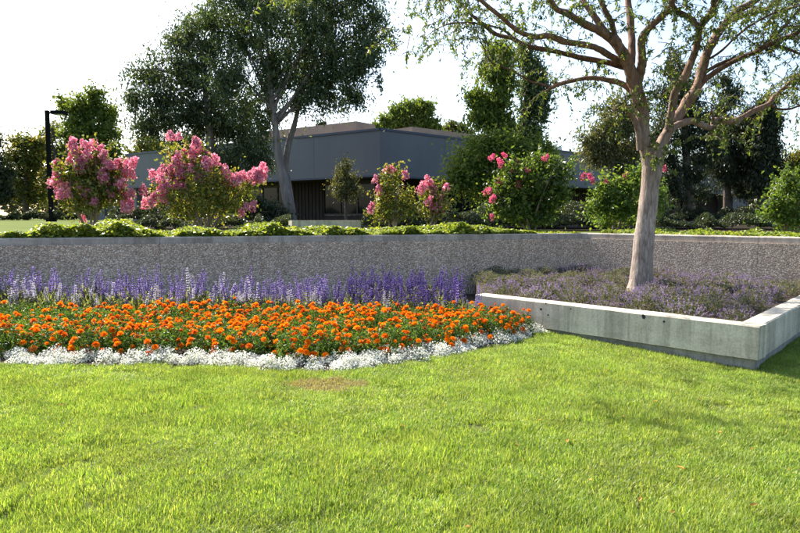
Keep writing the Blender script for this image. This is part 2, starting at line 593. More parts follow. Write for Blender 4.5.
def siding_col(nt):
    return ramp(nt, noise(nt, 3.0, 5, 0.6, position(nt, (3, 3, 0.3))), [(0.3, (0.03, 0.022, 0.018)), (0.7, (0.052, 0.038, 0.030))])


M['siding'] = surf('brown_siding', siding_col, 0.85)
M['frame'] = surf('bronze_window_frame', (0.045, 0.035, 0.03), 0.5, None, 0.4, 0.3)
M['glass'] = surf('dark_window_glass', (0.012, 0.014, 0.014), 0.08, None, 0.22)
M['pale_wall'] = surf('pale_grey_wall', lambda nt: ramp(nt, noise(nt, 1.0, 5, 0.6, position(nt)), [(0.3, (0.15, 0.145, 0.15)), (0.7, (0.19, 0.185, 0.19))]), 0.85)
M['black_metal'] = surf('black_painted_metal', (0.006, 0.006, 0.006), 0.85, None, 0.08)
M['lens'] = surf('lamp_lens', (0.45, 0.44, 0.42), 0.2, None, 0.5)
M['white_paint'] = surf('white_paint', (0.72, 0.72, 0.70), 0.6)

# ------------------------------------------------------------------ the setting
WALL_TOP = 1.22
CORNER = np.array((4.07, 14.0))
LDIR = unit(np.array((10.57, 3.5)))        # along the long wall, left to right
RDIR = unit(np.array((2.74, -3.0)))        # along the short wall, from the corner towards the camera
LN = np.array((LDIR[1], -LDIR[0]))         # towards the camera side
RN = np.array((RDIR[1], -RDIR[0]))
if RN[1] > 0:
    RN = -RN
W_L = CORNER - LDIR * 27.0
W_R = CORNER + RDIR * 14.0


def sheet(name, pts, z, mat, label=None, kind='structure'):
    g = Geo()
    n = len(pts)
    g.add([(p[0], p[1], z) for p in pts], np.zeros((0, 3), int))
    g.f.append(np.array([list(range(n))]))
    g.m.append(np.array([0]))
    o = obj(name, g, mat)
    tag(o, kind=kind)
    return o




def lawn_z(x, y):
    """the lawn dips a little towards the planter's outer corner"""
    t = np.clip((np.asarray(x, float) - 1.7) / 1.8, 0, 1)
    return -0.075 * t * t * (3 - 2 * t) + 0.0 * np.asarray(y)


gx = np.concatenate(([-70, -30, -12, -6, -3, 0, 1], np.linspace(1.6, 3.6, 13), [5, 8, 14, 30, 70]))
gy = np.array([-40, -10, 0, 2, 4, 6, 8, 10, 14, 22.0])
X_, Y_ = np.meshgrid(gx, gy)
g = Geo()
i, j = np.meshgrid(np.arange(len(gy) - 1), np.arange(len(gx) - 1), indexing='ij')
n = len(gx)
g.add(np.dstack((X_, Y_, lawn_z(X_, Y_))).reshape(-1, 3), np.stack((i * n + j, i * n + j + 1, (i + 1) * n + j + 1, (i + 1) * n + j), -1).reshape(-1, 4))
tag(obj('lawn', g, M['lawn_ground'], smooth=True), kind='structure')


def upper_z(x, y):
    t = np.clip((y - 13.0) / 14.0, 0, 1)
    return 1.10 + 0.26 * t * t * (3 - 2 * t)


# upper ground: rows going back from the wall line to beyond the horizon
t_l = W_L - LDIR * 60
t_r = W_R + np.array((40.0, -8.0))
line = [t_l] + [W_L + (CORNER - W_L) * t for t in np.linspace(0, 1, 25)] + [CORNER + (W_R - CORNER) * t for t in np.linspace(0.08, 1, 12)] + [t_r]
line = np.array(line) + np.array((0, 0.14))
xs = np.linspace(-1, 1, len(line))
rows = [line]
for k, yb in enumerate((15.5, 17, 19, 21, 24, 27, 32, 40, 60, 100, 300, 1500)):
    f = min(1.0, (k + 1) / 8)
    xx = line[:, 0] * (1 - f) + xs * (40 + yb * 2.2) * f
    yy = np.maximum(line[:, 1] + 0.5 * (k + 1), yb)
    rows.append(np.stack((xx, yy), 1))
R = np.array(rows)
V = np.dstack((R, upper_z(R[..., 0], R[..., 1])))
n = len(line)
g = Geo()
i, j = np.meshgrid(np.arange(len(rows) - 1), np.arange(n - 1), indexing='ij')
g.add(V.reshape(-1, 3), np.stack((i * n + j, i * n + j + 1, (i + 1) * n + j + 1, (i + 1) * n + j), -1).reshape(-1, 4))
tag(obj('ground', g, M['upper_ground'], smooth=True), kind='structure')

# dark sheet painting tree shade onto the ground between wall and building
g = Geo()
mp_ = [P(60, 222, 17.0), P(250, 222, 17.5), P(420, 222, 17.5), P(600, 222, 18.0), P(1000, 222, 16.0)]
mq_ = [P(110, 219, 43.0), P(250, 219, 40.0), P(420, 219, 34.5), P(600, 219, 42.0), P(1100, 219, 40.0)]
V = []
for t in np.linspace(0, 1, 9):
    for a, b in zip(mp_, mq_):
        q = a * (1 - t) + b * t
        V.append((q[0], q[1], upper_z(q[0], q[1]) + 0.03))
g.add(V, [(r * 5 + c, r * 5 + c + 1, r * 5 + c + 6, r * 5 + c + 5) for r in range(8) for c in range(4)])
tag(obj('ground_shade_sheet', g, M['ground_shade'], smooth=True), kind='structure')

# the retaining wall: aggregate body, smooth coping set back, cast in lengths with open joints
def wall_run(label, a, b, nrm, lens, name='retaining_wall', top=WALL_TOP):
    root = empty(name, (*((a + b) / 2), 0))
    tag(root, label, 'wall', 'retaining walls')
    d = unit(b - a)
    L = np.linalg.norm(b - a)
    s = 0.0
    k = 0
    while s < L - 0.05:
        e = min(L, s + lens)
        mid = a + d * (s + e) / 2
        half = (e - s) / 2 - 0.0025
        g = Geo()
        box(g, mid - nrm * 0.125, d, -nrm, half, 0.145, -0.3, 1.105)
        o = obj('wall_panel', g, M['aggregate'], root)
        g = Geo()
        c = mid - nrm * 0.14
        # coping with a chamfered front edge
        pr = [(-0.135, 1.106), (0.112, 1.106), (0.112, top - 0.02), (0.092, top), (-0.135, top)]
        v = []
        for sgn in (-1, 1):
            for (q, z) in pr:
                xy = c + d * half * sgn + nrm * q
                v.append((xy[0], xy[1], z))
        m = len(pr)
        g.add(v, [(i, (i + 1) % m, m + (i + 1) % m, m + i) for i in range(m)])
        g.f.append(np.array([list(range(m))[::-1], [m + i for i in range(m)]]))
        g.m.append(np.array([0, 0]))
        obj('coping', g, M['coping'], root)
        s = e
        k += 1
    return root


wall_run('long grey exposed-aggregate retaining wall behind the flower bed, shaded', W_L, CORNER + LDIR * 0.12, LN, 3.66)
wall_run('short grey exposed-aggregate retaining wall behind the tree, angling towards the right', CORNER - RDIR * 0.25, W_R, RN, 3.66, top=WALL_TOP + 0.004)

# the flower bed soil
front_px = [(-330, 358), (-200, 361), (-60, 364.5), (0, 365.5), (100, 366), (200, 368), (260, 371), (300, 372.5), (345, 371.5), (380, 368), (430, 361), (480, 351.5), (520, 343), (549, 334.5)]
FRONT = np.array([G(*p)[:2] for p in front_px])
FRONT = spline(FRONT, 4)
PL_B = np.array((3.72, 6.62))              # front right corner
PL_A = np.array((1.15, 9.42))              # where the planter front comes out of the flowers
PL_A = PL_A + unit(PL_A - PL_B) * 0.06      # its left end, among the salvias
PL_C = CORNER + RDIR * 4.62 + RN * 0.03    # where the right side meets the short wall
PL_S = np.array((1.15, 9.42))
PL_E = PL_A * (13.05 / PL_A[1]) * np.array((1.0, 1.0))   # soil edge running back to the long wall
bed = list(FRONT) + [PL_S - np.array((0.05, 0.05)), PL_A, PL_E, W_L + LN * 0.03]
sheet('bed_soil', bed, 0.015, M['soil'])

# the concrete planter box
root = empty('planter_box', (*((PL_A + PL_C) / 2), 0))
tag(root, 'low pale concrete planter box with overhanging rim around the pink-barked tree', 'planter')
T = 0.23


def beam(a, b, inn, name, z0, z1, inset, mat, ext0=0.0, ext1=0.0, t=T):
    d = unit(b - a)
    a2, b2 = a - d * ext0, b + d * ext1
    g = Geo()
    c = (a2 + b2) / 2 + inn * (inset + t / 2)
    hl = np.linalg.norm(b2 - a2) / 2
    bv = 0.014
    prof = [(-t / 2, z0), (t / 2, z0), (t / 2, z1 - bv), (t / 2 - bv, z1), (-t / 2 + bv, z1), (-t / 2, z1 - bv)]
    m = len(prof)
    segs = 12
    v = []
    for s in np.linspace(-1, 1, segs):
        for k, (q, z) in enumerate(prof):
            w = rng.normal(0, 0.0022, 3)
            xy = c + d * hl * s + inn * q
            v.append((xy[0] + w[0], xy[1] + w[1], z + w[2]))
    f = [(s * m + i, s * m + (i + 1) % m, (s + 1) * m + (i + 1) % m, (s + 1) * m + i) for s in range(segs - 1) for i in range(m)]
    g.add(v, f)
    g.f.append(np.array([list(range(m))[::-1], [(segs - 1) * m + i for i in range(m)]]))
    g.m.append(np.array([0, 0]))
    return obj(name, g, mat, root)


d1 = unit(PL_B - PL_A)
in1 = np.array((-d1[1], d1[0]))
in1 = in1 if in1[1] > 0 else -in1
d2 = unit(PL_C - PL_B)
in2 = np.array((-d2[1], d2[0]))
in2 = in2 if in2[0] < 0 else -in2
fb = beam(PL_A, PL_B, in1, 'front_rim', 0.075, 0.43, 0.0, M['concrete'])
rb = beam(PL_B + d2 * T * 1.02, PL_C, in2, 'side_rim', 0.075, 0.428, 0.0, M['concrete'])
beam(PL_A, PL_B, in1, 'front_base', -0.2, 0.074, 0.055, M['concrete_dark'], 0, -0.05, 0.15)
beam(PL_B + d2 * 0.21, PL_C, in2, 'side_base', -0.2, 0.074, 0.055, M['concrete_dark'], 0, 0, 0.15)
for (px, py, r) in ((644, 316.5, 0.026), (664, 321.5, 0.015), (541, 309, 0.017), (571, 309, 0.011), (546, 303.5, 0.010), (548, 315, 0.012)):
    # raised dark discs painting the shade inside chipped holes: find the point on the face plane
    dr = P(px, py, 1.0) - np.array((0, 0, CAM_Z))
    nrm = np.array((in1[0], in1[1], 0))
    tt = (np.dot(nrm[:2], PL_A)) / np.dot(nrm, dr)
    c = np.array((0, 0, CAM_Z)) + dr * tt - nrm * 0.004
    g = Geo()
    ang = np.linspace(0, 2 * math.pi, 9, endpoint=False)
    rr = r * rng.uniform(0.7, 1.25, 9)
    u = np.array((d1[0], d1[1], 0))
    ring = c + (np.cos(ang) * rr)[:, None] * u + (np.sin(ang) * rr)[:, None] * np.array((0, 0, 1))
    ring2 = c + nrm * 0.02 + (ring - c) * 1.0
    g.add(np.vstack((ring, ring2)), [(i, (i + 1) % 9, 9 + (i + 1) % 9, 9 + i) for i in range(9)])
    g.f.append(np.array([list(range(9))]))
    g.m.append(np.array([0]))
    obj('hole_shade_disc', g, M['pit'], fb)
SOIL_Z = 0.335
g = Geo()
prism(g, [PL_A + in1 * 0.1, PL_B + in1 * 0.12 + in2 * 0.12, PL_C + in2 * 0.1, CORNER + np.array((0, -0.02)), PL_E], -0.1, SOIL_Z)
tag(obj('planter_soil', g, M['soil']), kind='structure')


# ------------------------------------------------------------------ buildings
def slabbox(g, a, b, nrm, o0, o1, z0, z1, mat=0):
    """box along a-b, spanning offsets o0..o1 along nrm (outward)"""
    d = unit(b - a)
    c = (a + b) / 2 + nrm * (o0 + o1) / 2
    box(g, c, d, np.array((-d[1], d[0])), np.linalg.norm(b - a) / 2, abs(o1 - o0) / 2, z0, z1, mat)


BC = P(380, 200, 36.0)[:2]
BL = unit(np.array((-1.39, 1.0)))
BR = unit(np.array((1.10, 1.0)))
B_LEFT = BC + BL * 24.8
B_RIGHT = BC + BR * 31.0
NL = np.array((-BL[1], BL[0]))
NL = NL if NL[1] < 0 else -NL
NR = np.array((-BR[1], BR[0]))
NR = NR if NR[1] < 0 else -NR
Z0, ZE, ZT = 1.36, 3.93, 6.36
root = empty('office_building', (*BC, Z0))
tag(root, 'low office building with deep slate-blue fascia and brown recessed walls', 'building')
BACK = (B_LEFT + B_RIGHT) / 2 + np.array((4, 26.0))
# mitred corner so the two fascias meet
mit = unit(NL + NR) / max(0.3, np.dot(unit(NL + NR), NL))
for (b, nn_) in ((B_LEFT, NL), (B_RIGHT, NR)):
    L = np.linalg.norm(b - BC)
    d = unit(b - BC)
    k = int(L // 5.2) + 1
    for q in range(k):
        s0, s1 = L * q / k, L * (q + 1) / k - 0.015
        g = Geo()
        p0 = BC + d * s0
        p1 = BC + d * s1
        in0 = (BC - mit * 0.3) if q == 0 else p0 - nn_ * 0.3
        quad = [p0, p1, p1 - nn_ * 0.3, in0]
        if d[0] < 0:
            quad = quad[::-1]
        prism(g, quad, ZE, ZT)
        obj('fascia', g, M['fascia'], root)
    # dark flashing cap and lower edge
    g = Geo()
    slabbox(g, BC + d * 0.02, b, nn_, -0.34, 0.05, ZT + 0.002, ZT + 0.13)
    obj('flashing', g, M['cap'], root)
    g = Geo()
    slabbox(g, BC + d * 0.02, b, nn_, -0.28, 0.03, ZE - 0.1, ZE - 0.002)
    obj('eave_trim', g, M['cap'], root)
# end return of the left fascia
g = Geo()
slabbox(g, B_LEFT - NL * 0.32, B_LEFT - NL * 9, BL, -0.3, 0.0, ZE, ZT)
obj('fascia', g, M['fascia'], root)
g = Geo()
prism(g, [BC - mit * 0.31, B_RIGHT - NR * 0.31, BACK, B_LEFT - NL * 0.31], ZT - 0.25, ZT - 0.1)
obj('roof', g, M['roof'], root)
g = Geo()
prism(g, [BC - mit * 0.31, B_RIGHT - NR * 0.31, BACK, B_LEFT - NL * 0.31], ZE - 0.06, ZE + 0.06)
obj('soffit', g, M['soffit'], root)
# roof screens standing back from the edge
g = Geo()
a = BC - NL * 5.5
a = a + BL * next(s for s in np.arange(0, 30, 0.1) if 400 + F * (a + BL * s)[0] / (a + BL * s)[1] < 358)
slabbox(g, a, a + BL * 12, NL, -2, 0, ZT - 0.1, 8.05)
obj('roof_screen', g, M['roof_tan'], root)
g = Geo()
a = BC - NR * 4.0
a = a + BR * next(s for s in np.arange(0, 30, 0.1) if 400 + F * (a + BR * s)[0] / (a + BR * s)[1] > 411)
slabbox(g, a, a + BR * 12, NR, -2, 0, ZT - 0.1, 7.55)
obj('roof_screen', g, M['roof_tan'], root)
g = Geo()
a = BC - NR * 0.25 + BR * 16.2
slabbox(g, a, a + BR * 1.7, NR, -0.3, 0, ZT + 0.13, ZT + 0.42)
obj('roof_vent', g, M['white_paint'], root)
# recessed walls with ribs, windows and columns
INS = 2.3
for (b, nn_, d) in ((B_LEFT, NL, BL), (B_RIGHT, NR, BR)):
    o0 = BC - mit * INS
    L = np.linalg.norm(b - BC) - 2.0
    bays = [(0.3, 4.4, 'w'), (4.4, 7.2, 's'), (7.2, 11.6, 'w'), (11.6, 17.0, 's'), (17.0, 21.0, 'w'), (21.0, L, 's')] if nn_ is NL else [(0.3, 2.6, 'w'), (2.6, 5.8, 's'), (5.8, 9.2, 'w'), (9.2, 14.5, 's'), (14.5, 19, 'w'), (19.0, L, 's')]
    for (s0, s1, kind) in bays:
        pa, pb = o0 + d * s0, o0 + d * (s1 - 0.02)
        if kind == 's':
            g = Geo()
            slabbox(g, pa, pb, nn_, -0.2, 0.0, Z0 - 0.3, ZE - 0.06)
            wl = obj('wall', g, M['siding'], root)
            nrib = int((s1 - s0) / 0.3)
            for q in range(nrib):
                g = Geo()
                cc = o0 + d * (s0 + (q + 0.5) * (s1 - s0) / nrib)
                slabbox(g, cc - d * 0.035, cc + d * 0.035, nn_, -0.002, 0.05, Z0 - 0.3, ZE - 0.065)
                obj('batten', g, M['siding'], wl)
        else:
            g = Geo()
            slabbox(g, pa, pb, nn_, -0.2, 0.0, Z0 - 0.3, Z0 + 0.35)
            obj('wall', g, M['siding'], root)
            g = Geo()
            slabbox(g, pa, pb, nn_, -0.14, 0.01, ZE - 0.32, ZE - 0.062)
            fr = obj('window', g, M['frame'], root)
            g = Geo()
            slabbox(g, pa, pb, nn_, -0.14, 0.01, Z0 + 0.352, Z0 + 0.45)
            obj('sill', g, M['frame'], fr)
            np_ = max(2, int((s1 - s0) / 1.25))
            for q in range(np_):
                u0, u1 = s0 + (s1 - s0) * q / np_, s0 + (s1 - s0) * (q + 1) / np_ - 0.03
                g = Geo()
                slabbox(g, o0 + d * (u0 + 0.05), o0 + d * (u1 - 0.03), nn_, -0.09, -0.06, Z0 + 0.452, ZE - 0.322)
                obj('pane', g, M['glass'], fr)
                g = Geo()
                slabbox(g, o0 + d * (u0 - 0.03), o0 + d * (u0 + 0.047), nn_, -0.12, 0.0, Z0 + 0.451, ZE - 0.321)
                obj('mullion', g, M['frame'], fr)
    for s in ((20.0, 24.3) if nn_ is NL else (12.0,)):
        cc = BC + d * s - nn_ * 0.6
        g = Geo()
        box(g, cc, d, nn_, 0.28, 0.28, Z0 - 0.3, ZE - 0.065)
        obj('column', g, M['pale_wall'], root)
# two short pale posts beyond the building's left end
for px, dd, w_, lab in ((102.5, 50.0, 0.30, 'pale square concrete post under the leftmost pink crape myrtle, outer one'), (113.5, 50.5, 0.34, 'pale square concrete post next to the left end of the office building')):
    c = P(px, 215, dd)
    g = Geo()
    box(g, c[:2], (1, 0), (0, 1), w_, w_, Z0 - 0.2, P(px, 208, dd)[2])
    box(g, c[:2], (1, 0), (0, 1), w_ + 0.04, w_ + 0.04, P(px, 208, dd)[2] + 0.002, P(px, 208, dd)[2] + 0.12)
    tag(obj('gate_post', g, M['pale_wall']), lab, 'post', 'pale posts')

# second building, right, mostly behind trees
root = empty('annex_building', (*P(700, 215, 40)[:2], Z0))
tag(root, 'grey flat-roofed annex with dark window, half hidden behind the dark trees', 'building')
XA = P(672, 215, 38.5)[:2]
XB = P(753, 215, 42.0)[:2]
d = unit(XB - XA)
nn_ = np.array((-d[1], d[0]))
nn_ = nn_ if nn_[1] < 0 else -nn_
L = np.linalg.norm(XB - XA)
g = Geo()
slabbox(g, XA, XB, nn_, -0.35, 0.0, 3.05, 4.35)
obj('fascia', g, M['pale_wall'], root)
g = Geo()
slabbox(g, XA, XB, nn_, -0.38, 0.05, 4.352, 4.47)
obj('flashing', g, M['cap'], root)
g = Geo()
slabbox(g, XA, XB, nn_, -6.0, -0.36, 4.1, 4.22)
obj('roof', g, M['roof'], root)
g = Geo()
slabbox(g, XA, XB - d * 1.6, nn_, -6.0, -1.4, Z0 - 0.3, 2.0)
obj('wall', g, M['siding'], root)
g = Geo()
slabbox(g, XA, XA + d * 1.2, nn_, -6.0, -1.4, 2.002, 4.09)
obj('wall', g, M['siding'], root)
g = Geo()
slabbox(g, XB - d * 3.4, XB - d * 1.61, nn_, -6.0, -1.4, 2.002, 4.09)
obj('wall', g, M['siding'], root)
g = Geo()
slabbox(g, XB - d * 1.55, XB, nn_, -6.0, -0.36, Z0 - 0.3, 3.04)
obj('wall', g, M['pale_wall'], root)
k = 4
for q in range(k):
    u0 = 1.22 + (L - 4.65) * q / k
    u1 = 1.22 + (L - 4.65) * (q + 1) / k - 0.03
    g = Geo()
    slabbox(g, XA + d * u0, XA + d * (u0 + 0.08), nn_, -1.6, -1.42, 2.003, 4.09)
    fr = obj('window', g, M['frame'], root)
    g = Geo()
    slabbox(g, XA + d * (u0 + 0.081), XA + d * u1, nn_, -1.6, -1.42, 2.003, 2.08)
    obj('sill', g, M['frame'], fr)
    g = Geo()
    slabbox(g, XA + d * (u0 + 0.082), XA + d * u1, nn_, -1.56, -1.52, 2.082, 4.09)
    obj('pane', g, M['glass'], fr)
# white notice boards by the annex
for px, py0, py1, dd, lab in ((765.5, 203, 213.5, 36.0, 'left one of two small white boards standing by the annex'), (773.5, 206.5, 217.5, 36.0, 'right one of two small white boards standing by the annex')):
    c0, c1 = P(px, py0, dd), P(px, py1, dd)
    rt = empty('notice_board', (c0[0], dd, Z0))
    tag(rt, lab, 'board', 'white boards')
    g = Geo()
    box(g, c0[:2], (1, 0), (0, 1), 0.14, 0.02, c1[2], c0[2])
    obj('panel', g, M['white_paint'], rt)
    g = Geo()
    box(g, c0[:2] + np.array((0, 0.05)), (1, 0), (0, 1), 0.03, 0.025, Z0 - 0.1, c1[2] + 0.1)
    obj('post', g, M['black_metal'], rt)

# low concrete wall in front of the building
a, b = P(292, 224, 16.6), P(361, 224, 17.6)
g = Geo()
slabbox(g, a[:2], b[:2], unit(np.array((b[1] - a[1], -(b[0] - a[0])))), -0.25, 0.0, 1.0, 1.485)
tag(obj('low_wall', g, M['concrete']), 'short low grey concrete wall on the ground cover before the building', 'wall')

# lamp post
D_L = 34.0
top = P(47, 110.5, D_L)
base = P(47, 222, D_L)
root = empty('lamp_post', (top[0], D_L, 1.30))
tag(root, 'tall black square lamp post with a single flat head, far left', 'lamp post')
g = Geo()
box(g, top[:2], (1, 0), (0, 1), 0.085, 0.085, 1.2, top[2])
obj('pole', g, M['black_metal'], root)
g = Geo()
box(g, top[:2], (1, 0), (0, 1), 0.19, 0.19, 1.2, 1.48)
obj('base_cover', g, M['black_metal'], root)
g = Geo()
tube(g, [(top[0] + 0.08, D_L, top[2] - 0.12), (top[0] + 0.34, D_L, top[2] - 0.12)], (0.05, 0.05), 6)
obj('arm', g, M['black_metal'], root)
g = Geo()
hx = top[0] + 0.62
prism(g, [(hx - 0.33, D_L - 0.26), (hx + 0.33, D_L - 0.26), (hx + 0.33, D_L + 0.26), (hx - 0.33, D_L + 0.26)], top[2] - 0.21, top[2] - 0.03)
hd = obj('lamp_head', g, M['black_metal'], root)
g = Geo()
box(g, (hx + 0.02, D_L), (1, 0), (0, 1), 0.24, 0.2, top[2] - 0.23, top[2] - 0.212)
obj('lens', g, M['lens'], hd)

# ------------------------------------------------------------------ trees behind the wall
def blobs_px(bl, d, spread=0.55):
    out = []
    for b in bl:
        x, y, rx, ry = b[:4]
        dd = d + (b[4] if len(b) > 4 else rng.uniform(-0.7, 0.7)) * rx * d / F * spread * 1.4
        c = P(x, y, dd)
        s = dd / F
        rx, ry = rx * 0.86, ry * 0.86
        out.append((*c, rx * s, 0.85 * (rx + ry) / 2 * s, ry * s))
    return out


def tree(name, label, d, trunk, blobs, leaf, bark_m, L, W, nsub, nleaf, rsub, mode='rand', group=None, shell=0.6, cat='tree', ground=None, limb_w=0.42, spread=0.55):
    """trunk: rows px, py, width px; blobs: rows px, py, rx, ry"""
    tp = np.array([[*P(x, y, d), w * 0.5 * d / F] for (x, y, w) in trunk])
    zg = upper_z(0, d) if ground is None else ground
    tp[0, 2] = zg - 0.1
    root = empty(name, (tp[0, 0], tp[0, 1], zg))
    tag(root, label, cat, group)
    s = spline(tp, 5)
    g = Geo()
    tube(g, s[:, :3], s[:, 3], 9, 0.06)
    obj('trunk', g, bark_m, root, smooth=True)
    B = blobs_px(blobs, d, spread)
    tip = s[-1, :3]
    r_tip = s[-1, 3]
    for k, b in enumerate(B):
        e = np.array(b[:3])
        q = s[int(len(s) * rng.uniform(0.72, 0.98))] if k else s[-1]
        st = q[:3]
        mid = st * 0.45 + e * 0.55 + np.array((0, 0, 0.12 * np.linalg.norm(e - st))) + rng.normal(0, 0.05 * np.linalg.norm(e - st), 3)
        cv = spline([[*st, q[3] * 0.6], [*mid, q[3] * limb_w * 0.6], [*e, q[3] * limb_w * 0.22]], 5)
        g = Geo()
        tube(g, cv[:, :3], np.maximum(cv[:, 3], 0.012), 6, 0.05)
        obj('limb', g, bark_m, root, smooth=True)
    pts = clump_points(B, nsub, nleaf, rsub, shell)
    g = Geo()
    leaf_quads(g, pts, L, W, mode)
    obj('crown', g, leaf, root)
    return root


# main gum tree
tree('gum_tree', 'tall dark gum tree with pale leaning forked trunk before the building', 27.0,
     [(291, 222, 13.5), (289, 205, 12), (284, 182, 10.5), (279, 160, 8.5), (277, 143, 7), (273, 110, 5.5), (266, 60, 4)],
     [(300, 30, 42, 34), (345, 38, 34, 26), (372, 45, 22, 22), (335, 82, 32, 20), (358, 70, 28, 20), (308, 92, 20, 20), (270, 80, 26, 30), (245, 45, 30, 30), (215, 20, 32, 26),
      (262, 10, 40, 24), (320, -8, 42, 28), (255, 115, 26, 22), (290, 60, 24, 26), (225, 80, 28, 26), (375, 20, 16, 18), (352, -2, 26, 20), (230, -15, 36, 26), (322, 112, 10, 8)],
     M['gum_leaf'], M['bark_gum'], 0.175, 0.06, 470, 110, 0.70, 'hang', 'gum trees', 0.35)
# second fork of the pale trunk
tree('gum_tree', 'broad gum tree left of the pale forked trunk, its foot behind the pink crape myrtle', 28.5,
     [(213, 222, 11), (212, 190, 10), (211, 150, 9), (208, 110, 7), (204, 70, 5)],
     [(150, 78, 20, 16), (135, 100, 14, 14), (165, 100, 24, 20), (190, 75, 24, 24), (178, 45, 16, 20), (190, 30, 14, 14), (160, 122, 24, 16), (195, 115, 26, 20), (220, 130, 26, 22), (232, 105, 24, 20),
      (245, 145, 24, 18), (205, 55, 22, 22), (140, 126, 12, 10), (192, 145, 22, 14), (228, 165, 22, 12), (256, 160, 15, 18), (155, 62, 10, 8), (125, 72, 6, 5)],
     M['gum_leaf'], M['bark_gum'], 0.175, 0.06, 350, 105, 0.70, 'hang', 'gum trees', 0.35)
# right-hand fork of the main gum as its own limb set is inside the crown; a slim companion trunk
tree('gum_tree', 'slender second gum stem beside the pale leaning trunk, under the dark crown', 27.6,
     [(293, 222, 6), (290, 195, 6), (286, 168, 6), (289, 143, 6.5), (296, 118, 5), (303, 80, 3.5), (306, 50, 2.5)],
     [(325, 100, 18, 10), (345, 100, 20, 12), (312, 65, 22, 18), (330, 55, 26, 18), (297, 105, 12, 12)],
     M['gum_leaf'], M['bark_gum'], 0.17, 0.055, 80, 90, 0.6, 'hang', 'gum trees', 0.35)

# far left trees
tree('broadleaf_tree', 'tall green tree behind the black lamp post', 56.0,
     [(90, 219, 7), (90, 180, 6), (91, 140, 5), (93, 110, 3)],
     [(93, 98, 12, 12), (80, 112, 14, 14), (104, 115, 14, 14), (90, 130, 18, 14), (108, 136, 12, 14), (72, 135, 13, 12), (65, 105, 8, 9), (92, 155, 22, 12), (112, 150, 8, 8)],
     M['fresh_leaf'], M['bark_dark'], 0.34, 0.17, 330, 32, 0.75, 'rand', 'far left trees', 0.5)
tree('broadleaf_tree', 'yellowing tree left of the black lamp post', 62.0,
     [(26, 219, 6), (26, 190, 5), (27, 160, 4)],
     [(26, 142, 13, 9), (14, 158, 12, 12), (34, 160, 12, 14), (22, 178, 18, 14), (40, 145, 7, 7), (28, 195, 20, 8)],
     M['autumn_leaf'], M['bark_dark'], 0.36, 0.18, 220, 32, 0.8, 'rand', 'far left trees', 0.5)
tree('broadleaf_tree', 'dark leafy tree at the left edge of the picture', 58.0,
     [(-6, 219, 7), (-6, 185, 5), (-4, 155, 4)],
     [(-6, 140, 9, 12), (-12, 160, 14, 14), (4, 172, 12, 14), (-8, 190, 20, 12), (6, 195, 12, 10)],
     M['dark_leaf'], M['bark_dark'], 0.34, 0.16, 200, 34, 0.8, 'rand', 'far left trees', 0.5)
tree('broadleaf_tree', 'olive tree directly behind the lamp post pole', 66.0,
     [(55, 219, 6), (54, 190, 5), (54, 150, 4)],
     [(54, 132, 10, 10), (44, 150, 10, 14), (60, 155, 14, 16), (50, 178, 18, 14), (68, 180, 14, 14), (56, 196, 22, 8)],
     M['olive_leaf'], M['bark_dark'], 0.36, 0.17, 230, 32, 0.8, 'rand', 'far left trees', 0.5)
tree('broadleaf_tree', 'golden tree peeping out beside the left end of the building', 60.0,
     [(146, 219, 5), (146, 190, 4), (146, 160, 3)],
     [(146, 146, 14, 9), (134, 156, 8, 8), (158, 150, 12, 10), (120, 168, 10, 14), (104, 180, 14, 14), (76, 190, 14, 14)],
     M['autumn_leaf'], M['bark_dark'], 0.34, 0.17, 170, 32, 0.75, 'rand', 'far left trees', 0.5)

# trees showing over the roof
tree('broadleaf_tree', 'rounded light green tree rising over the roof corner', 74.0,
     [(408, 219, 7), (408, 160, 5), (408, 135, 4)],
     [(398, 113, 8, 8), (409, 108, 7, 6), (423, 110, 10, 9), (388, 121, 9, 7), (404, 123, 12, 9), (422, 124, 12, 9), (435, 129, 8, 6), (380, 128, 6, 5)],
     M['fresh_leaf'], M['bark_dark'], 0.45, 0.2, 300, 34, 0.7, 'hang', 'trees over the roof', 0.5)
tree('broadleaf_tree', 'small pale tree rising over the right-hand roof slope', 80.0,
     [(456, 219, 5), (456, 160, 4), (456, 140, 3)],
     [(456, 129, 10, 7), (448, 134, 8, 6), (466, 133, 8, 6)],
     M['olive_leaf'], M['bark_dark'], 0.4, 0.2, 90, 32, 0.7, 'rand', 'trees over the roof', 0.5)
tree('broadleaf_tree', 'small dark tree tip rising over the left-hand roof slope', 72.0,
     [(321, 219, 4), (321, 160, 3), (321, 140, 2)],
     [(321, 126, 5, 5), (318, 134, 8, 5), (327, 134, 5, 4)],
     M['dark_leaf'], M['bark_dark'], 0.34, 0.16, 50, 32, 0.5, 'rand', 'trees over the roof', 0.5)

